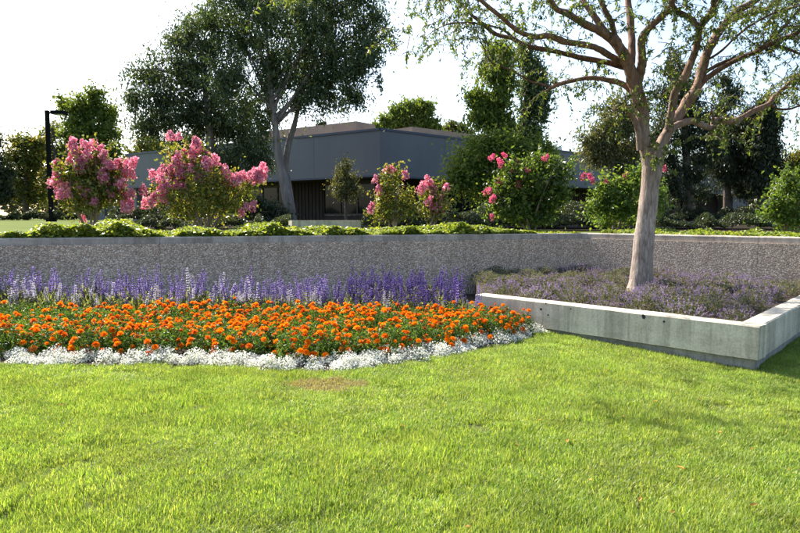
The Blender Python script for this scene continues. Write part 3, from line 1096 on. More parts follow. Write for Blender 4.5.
# pair of tall columnar trees in the middle
tree('columnar_tree', 'tall light green columnar tree rising from the shrubs, left one of a pair', 24.0,
     [(500, 222, 7), (500, 180, 6), (499, 140, 5), (497, 100, 4), (495, 70, 2.5)],
     [(497, 52, 10, 9), (503, 62, 11, 10), (492, 72, 10, 12), (506, 80, 9, 12), (476, 100, 9, 10), (486, 108, 9, 12), (500, 100, 8, 14), (496, 122, 12, 10), (480, 120, 10, 10), (505, 128, 7, 12)],
     M['fresh_leaf'], M['bark_dark'], 0.17, 0.075, 330, 34, 0.42, 'hang', 'columnar trees', 0.5)
tree('columnar_tree', 'tall darker columnar tree rising from the shrubs, right one of a pair', 24.6,
     [(522, 222, 7), (523, 180, 6), (523, 140, 5), (526, 100, 4), (529, 70, 2.5)],
     [(526, 55, 7, 8), (531, 66, 9, 9), (540, 80, 7, 10), (529, 88, 8, 10), (541, 98, 7, 10), (530, 108, 10, 10), (526, 128, 9, 9), (541, 112, 6, 10), (535, 135, 9, 8), (522, 142, 9, 9)],
     M['gum_leaf'], M['bark_dark'], 0.17, 0.06, 300, 34, 0.4, 'hang', 'columnar trees', 0.5)
tree('large_shrub', 'big rounded dark green shrub below the columnar trees', 23.0,
     [(492, 223, 6), (492, 205, 5), (493, 190, 4)],
     [(470, 160, 18, 14), (490, 152, 20, 14), (515, 150, 18, 14), (535, 158, 16, 12), (462, 180, 16, 14), (485, 182, 20, 14), (510, 178, 20, 16), (540, 148, 10, 10), (475, 143, 7, 6), (455, 168, 6, 8), (500, 138, 8, 6), (546, 168, 6, 8)],
     M['fresh_leaf'], M['bark_dark'], 0.15, 0.075, 300, 42, 0.55, 'rand', None, 0.25, 'shrub')
tree('young_tree', 'thin young tree standing in front of the office windows', 26.5,
     [(346, 222, 2.6), (346, 205, 2.4), (346, 190, 2), (346, 172, 1.4)],
     [(346, 168, 7, 9), (340, 180, 8, 9), (352, 180, 8, 9), (346, 192, 11, 8), (337, 192, 6, 6), (356, 190, 6, 6)],
     M['olive_leaf'], M['bark_dark'], 0.13, 0.05, 110, 26, 0.3, 'rand')

# dark trees behind the pink-barked tree
tree('evergreen_tree', 'olive green evergreen just left of the pink-barked tree trunk', 30.0,
     [(612, 222, 9), (612, 190, 8), (612, 160, 6), (613, 140, 4)],
     [(612, 125, 16, 12), (598, 140, 14, 12), (620, 108, 12, 10), (628, 128, 14, 14), (608, 152, 18, 14), (632, 150, 14, 14), (590, 150, 8, 8), (622, 168, 14, 12), (640, 110, 10, 12), (586, 138, 6, 6), (606, 112, 6, 6), (596, 160, 8, 8), (634, 92, 7, 8)],
     M['olive_leaf'], M['bark_dark'], 0.2, 0.07, 300, 38, 0.62, 'hang', 'dark evergreens', 0.3)
tree('evergreen_tree', 'dark blue-green evergreen right behind the pink-barked tree', 31.0,
     [(688, 222, 10), (688, 190, 8), (686, 150, 7), (684, 110, 5), (680, 80, 3)],
     [(676, 72, 12, 12), (668, 92, 14, 14), (688, 95, 16, 14), (700, 118, 16, 14), (672, 118, 18, 16), (660, 140, 14, 14), (690, 140, 20, 14), (668, 162, 16, 12), (668, 182, 14, 12), (690, 178, 16, 12), (700, 192, 12, 10), (676, 196, 12, 10), (708, 148, 14, 14), (676, 58, 8, 8), (698, 162, 16, 8), (720, 110, 12, 12)],
     M['dark_leaf'], M['bark_dark'], 0.22, 0.06, 420, 40, 0.52, 'hang', 'dark evergreens', 0.45)
tree('evergreen_tree', 'dark evergreen overhanging the annex building', 32.5,
     [(727, 222, 8), (727, 195, 7), (728, 165, 6), (730, 140, 4)],
     [(728, 130, 14, 12), (716, 140, 12, 12), (742, 140, 12, 14), (728, 155, 16, 12), (745, 165, 12, 14), (738, 182, 8, 12), (712, 164, 12, 10), (744, 192, 9, 10), (726, 176, 12, 10), (750, 120, 10, 12), (730, 95, 12, 12), (722, 80, 9, 9)],
     M['dark_leaf'], M['bark_dark'], 0.22, 0.06, 340, 40, 0.52, 'hang', 'dark evergreens', 0.45)
tree('evergreen_tree', 'tall narrow evergreen at the right, beyond the annex', 31.5,
     [(760, 222, 8), (761, 195, 7), (762, 165, 5), (763, 130, 3)],
     [(765, 108, 9, 10), (770, 122, 10, 10), (758, 118, 8, 10), (764, 138, 12, 12), (772, 150, 10, 12), (756, 155, 10, 14), (766, 170, 12, 12), (756, 185, 9, 12), (776, 172, 8, 12)],
     M['dark_leaf'], M['bark_dark'], 0.22, 0.07, 330, 40, 0.48, 'hang', 'dark evergreens', 0.5)
tree('broadleaf_tree', 'brownish green tree at the right edge of the picture', 36.0,
     [(796, 222, 6), (796, 195, 5), (796, 170, 4)],
     [(796, 160, 10, 10), (788, 172, 8, 10), (803, 172, 12, 12), (792, 188, 12, 12), (808, 192, 12, 12), (815, 160, 10, 12), (782, 196, 8, 10)],
     M['autumn_leaf'], M['bark_dark'], 0.2, 0.09, 200, 38, 0.5, 'rand', None, 0.5)


# ------------------------------------------------------------------ crape myrtles
def blossom_mesh(name, mat, n=130):
    g = Geo()
    # an upright panicle: a fat cone of crumpled petals
    h = rng.uniform(0, 1, n)
    ang = rng.uniform(0, 6.28, n)
    r = (0.5 - 0.28 * h) * np.sqrt(rng.uniform(0.25, 1, n)) + 0.02
    c = np.stack((np.cos(ang) * r, np.sin(ang) * r, h * 1.1 - 0.45), 1) + rng.normal(0, 0.06, (n, 3))
    leaf_quads(g, c, 0.26, 0.21, 'rand', 0.35)
    return g.mesh(name, mat)


BLOS = {'pink': [blossom_mesh('blossom', M['pink']) for _ in range(4)], 'rose': [blossom_mesh('blossom', M['rose']) for _ in range(3)]}


def myrtle(label, d, base_px, stems, blobs, flowers, leafm, nsub, nleaf, fl='pink', L=0.095, W=0.055):
    zg = upper_z(0, d)
    b0 = P(base_px, 222, d)
    b0[2] = zg - 0.05
    root = empty('crape_myrtle', (b0[0], b0[1], zg))
    tag(root, label, 'shrub', 'crape myrtles')
    B = blobs_px(blobs, d)
    for k, (x, y) in enumerate(stems):
        e = P(x, y, d + rng.uniform(-0.35, 0.35))
        st = b0 + np.array((rng.normal(0, 0.06), rng.normal(0, 0.06), 0))
        mid = st * 0.5 + e * 0.5 + np.array((rng.normal(0, 0.06), rng.normal(0, 0.06), 0.12))
        cv = spline([[*st, 0.032], [*mid, 0.02], [*e, 0.007]], 6)
        g = Geo()
        tube(g, cv[:, :3], cv[:, 3], 6, 0.05)
        obj('stem', g, M['stem_grey'], root, smooth=True)
    sh = []
    for b in B:
        for _ in range(4):
            dr = unit(rng.normal(0, 1, 3) + np.array((0, -0.2, 0.8)))
            st = np.array(b[:3]) + dr * np.array(b[3:6]) * 0.8
            m = int(rng.integers(14, 26))
            t = rng.uniform(0, 1, (m, 1))
            dr2 = unit(dr + np.array((0, 0, 0.35)) + rng.normal(0, 0.2, 3))
            sh.append(st + dr2 * t * rng.uniform(0.18, 0.45) + rng.normal(0, 0.022, (m, 3)))
    pts = clump_points(B, nsub * 0.9, nleaf * 0.62, 0.27, 0.2)
    pts = np.concatenate([pts] + sh)
    g = Geo()
    leaf_quads(g, pts, L, W, 'rand', 0.2)
    obj('foliage', g, leafm, root)
    for k, f in enumerate(flowers):
        x, y, r = f
        c = P(x, y, d + rng.uniform(-0.45, 0.1))
        o = link('blossom', BLOS[fl][k % len(BLOS[fl])], root, c)
        s = r * d / F * 1.9
        o.scale = (s, s, s * rng.uniform(0.9, 1.25))
        o.rotation_euler = (rng.normal(0, 0.35), rng.normal(0, 0.35), rng.uniform(0, 6.28))
    return root


def scatter_px(spots, per, sx, sy, r0, r1):
    out = []
    for (x, y) in spots:
        for _ in range(per):
            out.append((x + rng.normal(0, sx), y + rng.normal(0, sy), rng.uniform(r0, r1)))
    return out


myrtle('rounded crape myrtle full of pink blossom, beside the lamp post', 15.2, 92,
       [(70, 170), (85, 160), (95, 150), (108, 165), (120, 172), (62, 178), (90, 185)],
       [(88, 172, 22, 18), (70, 175, 16, 16), (110, 175, 16, 16), (90, 190, 26, 16), (75, 195, 16, 12), (112, 192, 14, 12), (95, 158, 16, 12), (85, 205, 18, 9)],
       scatter_px([(80, 170), (74, 148), (90, 146), (101, 152), (60, 168), (72, 165), (85, 162), (98, 166), (112, 165), (126, 165), (132, 172), (56, 178), (66, 185), (82, 178), (98, 180), (118, 178), (128, 196), (92, 196), (130, 207), (64, 196), (110, 188), (80, 190), (84, 154), (105, 172), (122, 184)], 4, 3.6, 3.4, 2.8, 5.0) + [(83, 219, 3.4)],
       M['myrtle_leaf'], 260, 30)
myrtle('spreading crape myrtle with uneven pink sprays, in front of the gum tree', 15.4, 204,
       [(172, 150), (195, 148), (182, 168), (215, 165), (235, 178), (252, 180), (160, 190), (225, 195), (200, 175)],
       [(195, 165, 18, 16), (180, 180, 18, 16), (215, 182, 20, 16), (235, 190, 18, 12), (165, 190, 16, 12), (200, 200, 30, 14), (225, 205, 22, 12), (180, 208, 18, 10), (173, 158, 8, 14), (205, 215, 24, 7), (250, 185, 10, 8)],
       scatter_px([(171, 138), (196, 146), (202, 152), (188, 154), (216, 160), (176, 158), (180, 170), (195, 166), (168, 172), (156, 180), (163, 186), (149, 202), (176, 180), (228, 174), (240, 176), (250, 174), (262, 171), (261, 181), (232, 180), (200, 180), (206, 164), (183, 186), (165, 197)], 4, 3.4, 3.0, 2.6, 4.8) + scatter_px([(246, 208), (241, 214), (252, 206)], 1, 1, 1, 3.4, 4.5) + [(143, 190, 4.0)],
       M['myrtle_leaf'], 300, 30)
myrtle('thin reddish-green crape myrtle with a few pink tips, before the dark windows', 17.0, 394,
       [(385, 175), (392, 172), (400, 185), (378, 195), (408, 200)],
       [(390, 185, 9, 12), (384, 197, 12, 10), (402, 200, 12, 11), (390, 210, 16, 10), (412, 212, 10, 8), (378, 214, 8, 7), (395, 176, 7, 6)],
       scatter_px([(387, 172), (391, 169), (376, 180), (404, 177), (378, 190), (372, 208)], 1, 1.5, 1.5, 3.0, 4.4), M['myrtle_leaf'], 130, 26)
myrtle('small airy crape myrtle dotted with pink blossom, right of the dark windows', 17.4, 432,
       [(428, 185), (436, 188), (444, 192), (424, 200)],
       [(432, 192, 11, 10), (428, 204, 12, 10), (442, 202, 8, 9), (433, 215, 11, 7)],
       scatter_px([(427, 180), (431, 184), (424, 188), (436, 186), (445, 189), (444, 199), (427, 202), (435, 195), (422, 192), (433, 206), (440, 209)], 1, 1.5, 1.5, 3.2, 4.8), M['myrtle_leaf'], 80, 20)
myrtle('large leafy green crape myrtle with rose blossom on its left side', 16.6, 530,
       [(500, 175), (515, 165), (535, 165), (555, 168), (560, 185), (495, 190), (525, 185)],
       [(515, 172, 18, 14), (540, 170, 20, 14), (505, 190, 18, 14), (530, 195, 26, 18), (555, 188, 14, 18), (545, 208, 20, 12), (515, 212, 20, 10), (566, 172, 7, 10), (498, 206, 12, 8), (530, 220, 22, 5)],
       scatter_px([(493, 159), (510, 168), (530, 172), (498, 164), (506, 157), (503, 163), (512, 161), (492, 188), (486, 190), (496, 184), (492, 200), (490, 198), (521, 180), (547, 158), (498, 216)], 1, 2.2, 2.2, 2.2, 3.6), M['myrtle_green'], 420, 34, 'rose', 0.105, 0.062)
myrtle('leafy crape myrtle with single rose tips, just left of the pale trunk', 16.8, 618,
       [(600, 185), (612, 180), (628, 182), (640, 178), (650, 190)],
       [(608, 190, 14, 12), (625, 188, 16, 14), (645, 192, 12, 14), (600, 205, 16, 10), (622, 208, 24, 12), (648, 210, 14, 10), (640, 176, 8, 9), (614, 220, 26, 5), (656, 196, 8, 12)],
       [(583, 177, 3.0), (590, 177, 3.0), (593, 181, 2.4), (606, 182, 2.2), (626, 176, 3.2), (664, 169, 2.8)], M['myrtle_green'], 300, 32, 'rose', 0.105, 0.062)
myrtle('bushy crape myrtle without blossom at the right edge, above the short wall', 15.0, 792,
       [(780, 200), (792, 195), (800, 200)],
       [(790, 190, 12, 14), (778, 205, 12, 10), (800, 205, 12, 12), (785, 218, 14, 9), (806, 222, 12, 8), (803, 186, 12, 16), (782, 183, 5, 6), (770, 214, 7, 6)],
       [], M['myrtle_green'], 220, 28)
tree('spreading_bush', 'dark low bush at the foot of the office wall left of the pale trunk', 24.5,
     [(262, 224, 4), (262, 216, 3), (262, 210, 2)], [(255, 206, 14, 10), (270, 212, 14, 9), (240, 214, 12, 8), (280, 216, 10, 6)],
     M['dark_leaf'], M['bark_dark'], 0.12, 0.06, 120, 36, 0.32, 'rand', None, 0.7, 'shrub')


def hedge(name, label, pts, h, depth, leafm, n, L=0.09, W=0.05, cat='hedge'):
    a, b = pts
    root_z = upper_z(0, a[1])
    t = rng.uniform(0, 1, n)
    c = np.asarray(a)[None, :] * (1 - t[:, None]) + np.asarray(b)[None, :] * t[:, None]
    d = unit(np.asarray(b) - np.asarray(a))
    nn = np.array((-d[1], d[0]))
    k = rng.integers(0, 60, n)
    lump = 0.72 + 0.28 * np.sin(t * 40 + 1.3 * np.sin(t * 23))
    u = rng.uniform(-1, 1, n)
    hh = h * lump * np.sqrt(np.maximum(0, 1 - u ** 2 * 0.7)) * rng.uniform(0.15, 1, n) ** 0.5
    pts3 = np.column_stack((c + nn * (u * depth)[:, None], root_z + hh))
    g = Geo()
    leaf_quads(g, pts3, L, W, 'rand')
    o = obj(name, g, leafm, origin=(*((np.asarray(a) + np.asarray(b)) / 2), root_z))
    tag(o, label, cat)
    return o


hedge('hedge', 'dark clipped hedge in shade between the crape myrtles and the office', (P(440, 220, 27)[:2], P(640, 220, 29)[:2]), 0.95, 0.7, M['dark_leaf'], 16000)
hedge('hedge', 'low dark hedge under the annex window', (P(655, 220, 30)[:2], P(790, 220, 31)[:2]), 0.75, 0.6, M['dark_leaf'], 14000)
hedge('hedge', 'dark low shrub row right behind the short wall and the pale trunk', (P(575, 220, 19.5)[:2], P(830, 220, 18.5)[:2]), 0.5, 0.6, M['dark_leaf'], 14000, 0.08, 0.05)
hedge('hedge', 'dark low shrub row behind the two big pink crape myrtles', (P(108, 220, 18.5)[:2], P(290, 220, 19.5)[:2]), 0.5, 0.6, M['dark_leaf'], 12000, 0.08, 0.05)
hedge('hedge', 'dark low shrub row behind the thin crape myrtles in the middle', (P(362, 220, 19.5)[:2], P(575, 220, 19.5)[:2]), 0.48, 0.6, M['dark_leaf'], 14000, 0.08, 0.05)
hedge('hedge', 'low dark hedge across the park at far left', (P(-60, 220, 44)[:2], P(84, 220, 44)[:2]), 0.7, 0.6, M['dark_leaf'], 14000, 0.16, 0.1)
hedge('hedge', 'dark hedge at the foot of the office left wing', (P(118, 220, 42)[:2], P(262, 220, 33)[:2]), 1.1, 0.7, M['dark_leaf'], 15000, 0.13, 0.08)

# a distant belt of trees that closes the horizon behind everything
g = Geo()
n = 26000
ang = rng.uniform(-1.0, 1.0, n)
rad = 150 + rng.uniform(-12, 12, n)
hh = (7.0 + 2.5 * np.sin(ang * 31) + 1.6 * np.sin(ang * 77 + 1)) * rng.uniform(0.05, 1, n) ** 0.6
leaf_quads(g, np.column_stack((np.sin(ang) * rad, np.cos(ang) * rad, 1.2 + hh)), 1.5, 0.9, 'rand')
tag(obj('far_wood', g, M['olive_leaf']), 'distant belt of trees closing the horizon', 'wood', kind='stuff')


# ------------------------------------------------------------------ ground cover along the wall top
def cover_strip(a, b, nrm, n, width, h0, L, ramp_fn):
    t = rng.uniform(0, 1, n)
    u = rng.uniform(0, 1, n) ** 1.6
    c = a[None, :] * (1 - t[:, None]) + b[None, :] * t[:, None]
    xy = c - nrm * (0.12 + u * width)[:, None]
    ln = np.linalg.norm(b - a)
    s = t * ln
    mound = 0.78 + 0.16 * np.sin(s * 5.1 + u * 3) + 0.15 * np.sin(s * 11.7 + u * 7 + 1) + 0.10 * np.sin(s * 2.3 + 2)
    hh = h0 * np.clip(mound, 0.35, 1.2) * ramp_fn(t) * rng.uniform(0.0, 1, n) ** 0.7
    z = upper_z(xy[:, 0], xy[:, 1]) + 0.03 + hh
    return np.column_stack((xy, z))


g = Geo()
pa, pb = CORNER - LDIR * 18.0, CORNER
leaf_quads(g, cover_strip(pa, pb, LN, 74000, 2.2, 0.33, 0.07, lambda t: np.interp(t, [0, 0.55, 0.64, 0.72, 0.80, 0.86, 0.9, 1], [1.05, 1.05, 0.85, 0.85, 1, 0.95, 0.6, 0.5]) * (0.82 + 0.22 * np.sin(t * 31) + 0.12 * np.sin(t * 83))), 0.085, 0.065, 'flat', 0.2)
# trailing bits over the coping
s = rng.uniform(0, 1, 60)
for q in s:
    if q > 0.9:
        continue
    c = pa * (1 - q) + pb * q
    m = int(rng.integers(6, 22))
    off = rng.uniform(-0.02, 0.22, m)
    xy = c + LDIR * rng.normal(0, 0.07, (m, 1)) - LN * off[:, None]
    leaf_quads(g, np.column_stack((xy, WALL_TOP + 0.02 + rng.uniform(0, 0.1, m))), 0.08, 0.06, 'flat', 0.2)
leaf_quads(g, cover_strip(CORNER + RDIR * 0.2, CORNER + RDIR * 9, RN, 20000, 3.2, 0.16, 0.07, lambda t: np.clip(np.sin(t * 60) * 0.6 + 0.6, 0.1, 1.2)), 0.08, 0.06, 'flat', 0.2)
tag(obj('ground_cover', g, M['ivy']), 'bright green leafy ground cover spilling along the wall top', 'ground cover', kind='stuff')

# ------------------------------------------------------------------ the pink-barked tree in the planter
TD = 10.8
TB = P(640, 290, TD)
root = empty('planter_tree', (TB[0], TB[1], SOIL_Z))
tag(root, 'big tree with pale pinkish trunk and spreading bare limbs growing in the planter', 'tree')


def poly(rows, dy0, dy1, widths, wd_main=False):
    """rows of px, py -> 3D spline with depth easing from dy0 to dy1"""
    n = len(rows)
    w = np.interp(np.linspace(0, 1, n), np.linspace(0, 1, len(widths)), widths)
    out = []
    for k, (x, y) in enumerate(rows):
        dd = TD + dy0 + (dy1 - dy0) * (k / max(1, n - 1)) ** 1.2
        out.append([*P(x, y, dd), w[k] * (0.47 if wd_main else 0.405) * dd / F])
    return np.array(out)


tr = poly([(640, 296), (640.5, 284), (642, 268), (644.5, 235), (648, 205), (651, 180), (653, 163), (653, 152)], 0, 0, [34, 25.5, 22, 20, 19.2, 19.5, 21, 18], True)
s = spline(tr, 7)
g = Geo()
tube(g, s[:, :3], s[:, 3], 18, 0.035)
obj('trunk', g, M['bark_tree'], root, smooth=True)
LIMBS = [
    # rows, dy0, dy1, widths
    ([(651, 172), (647, 150), (643, 134), (641.5, 110), (636, 88), (629, 68), (622, 52), (614, 38)], 0, -0.35, [19, 17, 16, 15, 14, 12]),
    ([(636, 88), (640, 75), (642, 60), (642, 40), (650, 27), (667, 12), (674, -2), (684, -30), (700, -62)], -0.1, -1.2, [11, 10, 8.5, 7, 5]),
    ([(630, 70), (632, 45), (630, 18), (627, -5), (620, -40), (608, -80)], -0.15, 0.5, [10, 9, 7, 5]),
    ([(622, 52), (610, 38), (597, 30), (583, 23), (568, 14), (556, 9), (549, -2), (538, -24), (520, -50)], -0.2, -1.4, [11, 10, 8, 6, 4]),
    ([(610, 38), (601, 26), (588, 8), (580, -4), (568, -30), (556, -70)], -0.25, 0.4, [8, 7, 5, 3.5]),
    ([(616, 44), (612, 24), (600, -2), (596, -40)], -0.25, -0.6, [8, 6.5, 5, 3]),
    ([(622, 62), (610, 56), (597, 48), (580, 44), (566, 42), (549, 36), (534, 37), (518, 31), (501, 17), (480, 0), (462, -12), (440, -26), (414, -42)], -0.1, -1.8, [8.5, 8, 7.5, 7, 6, 5, 3.5, 2]),
    ([(626, 68), (610, 63), (582, 58), (553, 51), (527, 46), (511, 38), (496, 34), (475, 18), (456, 0), (438, -14)], 0, 0.9, [7, 6.5, 6, 5.5, 4.5, 3, 2]),
    ([(515, 39), (503, 30), (491, 26), (470, 23), (449, 24), (432, 32)], 0.6, 0.9, [3, 2.5, 2, 1.2]),
    ([(634, 92), (622, 84), (608, 80), (590, 78), (572, 81), (557, 85), (549, 89)], 0, 0.5, [8, 7, 5.5, 5, 5.5, 4]),
    ([(552, 88), (540, 84), (530, 81), (511, 70), (492, 63), (485, 50), (478, 36)], 0.5, 0.9, [3, 2.2, 2, 1.4]),
    ([(640, 150), (638, 130), (631, 114), (624, 109), (613, 110)], -0.1, -0.5, [8, 7, 5.5, 4, 2.5]),
    ([(628, 112), (626, 104), (625, 96)], -0.35, -0.45, [3.5, 2.5, 1.5]),
    ([(655, 170), (659, 150), (668, 132), (677, 118), (686, 104), (698, 85), (704, 61), (716, 36), (734, 14), (756, 0), (776, -20), (800, -50)], 0.05, 0.7, [16, 14, 13, 12, 11, 9, 7, 5]),
    ([(668, 130), (672, 108), (675, 92), (687, 72), (696, 48), (700, 28), (712, 12), (715, -4), (720, -40), (732, -80)], -0.1, -0.9, [9, 9, 9, 8.5, 8, 7, 4]),
    ([(700, 30), (690, 18), (677, 11), (671, 2), (668, -16), (658, -50)], -0.6, -0.3, [6.5, 6, 5, 3]),
    ([(696, 88), (712, 74), (729, 64), (743, 57), (756, 52), (770, 44), (800, 32), (824, 18), (852, 0)], 0.3, -0.8, [7, 6.5, 6.5, 6, 5, 3]),
    ([(699, 78), (712, 68), (730, 60), (750, 55)], 0.35, 0.0, [5, 4.5, 4]),
    ([(756, 52), (768, 42), (778, 33), (788, 22), (797, 12), (812, -8)], 0.0, 0.4, [4.5, 4, 3, 2]),
    ([(770, 45), (785, 48), (800, 54), (818, 58), (834, 70)], -0.2, -0.6, [4, 3.4, 2.6, 1.6]),
    ([(728, 22), (745, 16), (762, 11), (781, 0), (802, -16)], 0.5, 1.2, [5, 5, 4, 3]),
    ([(658, 152), (666, 134), (676, 126), (690, 121), (701, 125), (712, 128), (716, 120), (734, 121), (756, 110), (769, 104), (774, 97), (790, 83), (800, 74), (818, 60), (846, 44)], -0.05, 1.0, [10, 9, 8, 7.5, 7, 7, 6, 5.5, 5, 4, 2.5]),
    ([(712, 127), (713, 118), (711, 110)], 0.3, 0.1, [4, 3, 1.5]),
    ([(770, 104), (778, 109), (790, 109), (802, 106), (820, 112)], 0.6, 0.9, [3.2, 2.8, 2.4, 1.5]),
    ([(704, 62), (720, 52), (735, 38), (750, 26), (776, 12), (800, 6)], 0.4, -0.6, [3.2, 2.8, 2.4, 1.4]),
    ([(520, -50), (480, -70), (430, -60), (380, -45), (330, -30), (300, -20)], -1.4, -2.6, [4, 3.5, 2.6, 1.6]),
]
ends = []
for rows_, a0, a1, wd in LIMBS:
    c = spline(poly(rows_, a0, a1, wd), 6)
    jit = rng.normal(0, 1, (len(c), 3)) * c[:, 3:4] * 0.05
    jit[:1] = 0
    g = Geo()
    tube(g, c[:, :3] + jit, np.maximum(c[:, 3], 0.007), 9 if wd[0] > 6 else 7, 0.07)
    obj('limb', g, M['bark_tree'] if wd[0] > 7.5 else M['bark_limb'], root, smooth=True)
    ends.append(c)

# twigs with hanging pinnate leaves, growing from the outer half of the thinner limbs
tw = Geo()
lf = Geo()


def spray(p, d, length, nleaf, droop=0.9, leaf=0.074):
    """a drooping twig carrying paired leaflets"""
    m = 6
    pts = [np.asarray(p)]
    v = unit(d)
    for k in range(m):
        v = unit(v + np.array((0, 0, -droop / m * (1 + k * 0.35))) + rng.normal(0, 0.10, 3))
        pts.append(pts[-1] + v * length / m)
    pts = np.array(pts)
    tube(tw, pts, np.linspace(0.006, 0.002, len(pts)), 4)
    nleaf = int(nleaf * 1.35)
    q = rng.uniform(0.15, 1.0, nleaf)
    f = q * (len(pts) - 1)
    i0 = np.minimum(f.astype(int), len(pts) - 2)
    base = pts[i0] + (pts[i0 + 1] - pts[i0]) * (f - i0)[:, None]
    side = rng.normal(0, 1, (nleaf, 3))
    ax = unit(np.array((0, 0, -0.75)) + side * 0.6)
    leaf_quads(lf, base + ax * leaf * 0.55, leaf, leaf * 0.34, axis=ax, fold=0.12)


for c, (rows_, a0, a1, wd) in zip(ends, LIMBS):
    end_out = rows_[-1][1] < 0 or rows_[-1][0] > 800
    thin = wd[-1] <= 4
    if wd[0] > 15 and not end_out:
        continue
    L_ = len(c)
    cnt = int(L_ * (0.7 if end_out else 0.45))
    if rows_[-1][0] < 350:
        cnt = 6
    if len(rows_) < 4:
        cnt = 1
    for _ in range(cnt):
        k = int(rng.triangular(L_ * 0.25, L_ * 0.98, L_ - 0.01))
        p = c[k, :3]
        d_ = unit(rng.normal(0, 1, 3) + np.array((0, 0, 0.5)))
        spray(p, d_, rng.uniform(0.35, 0.85), int(rng.integers(14, 34)))
    for _ in range(4 if end_out else 2):
        spray(c[-1, :3], unit(c[-1, :3] - c[-4, :3]) + rng.normal(0, 0.4, 3), rng.uniform(0.4, 0.8), 24)
# hanging sprays at named spots: left tips, epicormic shoots on trunk and limbs
for (x, y, dd, k, ln) in ((432, 2, 10.2, 5, 0.8), (448, 12, 10.4, 6, 0.8), (470, 20, 11.2, 6, 0.7), (426, 22, 10.6, 3, 0.7), (484, 40, 11.4, 5, 0.6), (458, 30, 11.5, 5, 0.7), (505, 30, 11.2, 4, 0.5), (478, 62, 11.6, 4, 0.7), (440, 45, 11.2, 3, 0.6),
                          (524, 42, 11.0, 3, 0.25), (292, -14, 8.3, 5, 0.55), (300, -20, 8.3, 3, 0.5), (398, 30, 9.4, 3, 0.4), (404, 40, 9.4, 4, 0.45), (412, 30, 9.5, 3, 0.5), (600, 66, 11.1, 3, 0.5), (580, 62, 11.2, 3, 0.45), (590, 80, 11.2, 3, 0.4), (565, 86, 11.3, 2, 0.5),
                          (662, 75, 10.5, 5, 0.55), (660, 88, 10.5, 6, 0.5), (666, 100, 10.5, 6, 0.45), (657, 112, 10.5, 4, 0.4), (652, 155, 10.45, 5, 0.22), (662, 148, 10.45, 5, 0.22), (657, 160, 10.4, 4, 0.2), (720, 128, 11.0, 4, 0.6), (716, 142, 11.0, 3, 0.45),
                          (652, 60, 10.4, 4, 0.4), (705, 30, 10.3, 4, 0.4), (612, 20, 10.4, 5, 0.5), (588, 12, 10.4, 4, 0.5), (570, 24, 10.2, 4, 0.4), (620, 52, 10.4, 3, 0.2)):
    p0 = P(x, y, dd)
    for _ in range(k):
        spray(p0 + rng.normal(0, 0.12, 3), rng.normal(0, 1, 3) + np.array((0, 0, 0.7)), ln * rng.uniform(0.7, 1.2), int(rng.integers(14, 30)), 1.0)
# denser leaf along the top right and above the frame
for _ in range(150):
    x = 560 + 330 * rng.beta(1.5, 0.95)
    y = -75 + rng.uniform(0, 1) * (95 if x > 700 else 62)
    spray(P(x, y, TD + rng.uniform(-1.6, 1.6)), rng.normal(0, 1, 3), rng.uniform(0.4, 0.8), int(rng.integers(18, 34)))
for _ in range(46):
    x = rng.uniform(720, 830)
    y = rng.uniform(-5, 75) * (0.6 + 0.4 * (x - 720) / 110)
    spray(P(x, y, TD + rng.uniform(-0.8, 0.9)), rng.normal(0, 1, 3), rng.uniform(0.25, 0.5), int(rng.integers(10, 22)))
for _ in range(40):
    x = rng.uniform(430, 600)
    y = rng.uniform(-60, 8)
    spray(P(x, y, TD + rng.uniform(-1.3, 0.9)), rng.normal(0, 1, 3), rng.uniform(0.3, 0.6), int(rng.integers(10, 20)))
obj('twig_mass', tw, M['bark_limb'], root)['kind'] = 'stuff'
obj('foliage', lf, M['twig_leaf'], root)


# ------------------------------------------------------------------ flower bed
def dome_leaves(g, n, r, h, L, W, mat, mode='rand', seed_shell=0.55):
    u = unit(rng.normal(0, 1, (n, 3)))
    u[:, 2] = np.abs(u[:, 2])
    q = rng.uniform(0.35, 1, (n, 1)) ** 0.6
    c = u * q * np.array((r, r, h))
    leaf_quads(g, c + np.array((0, 0, 0.02)), L, W, mode, 0.2, mat)


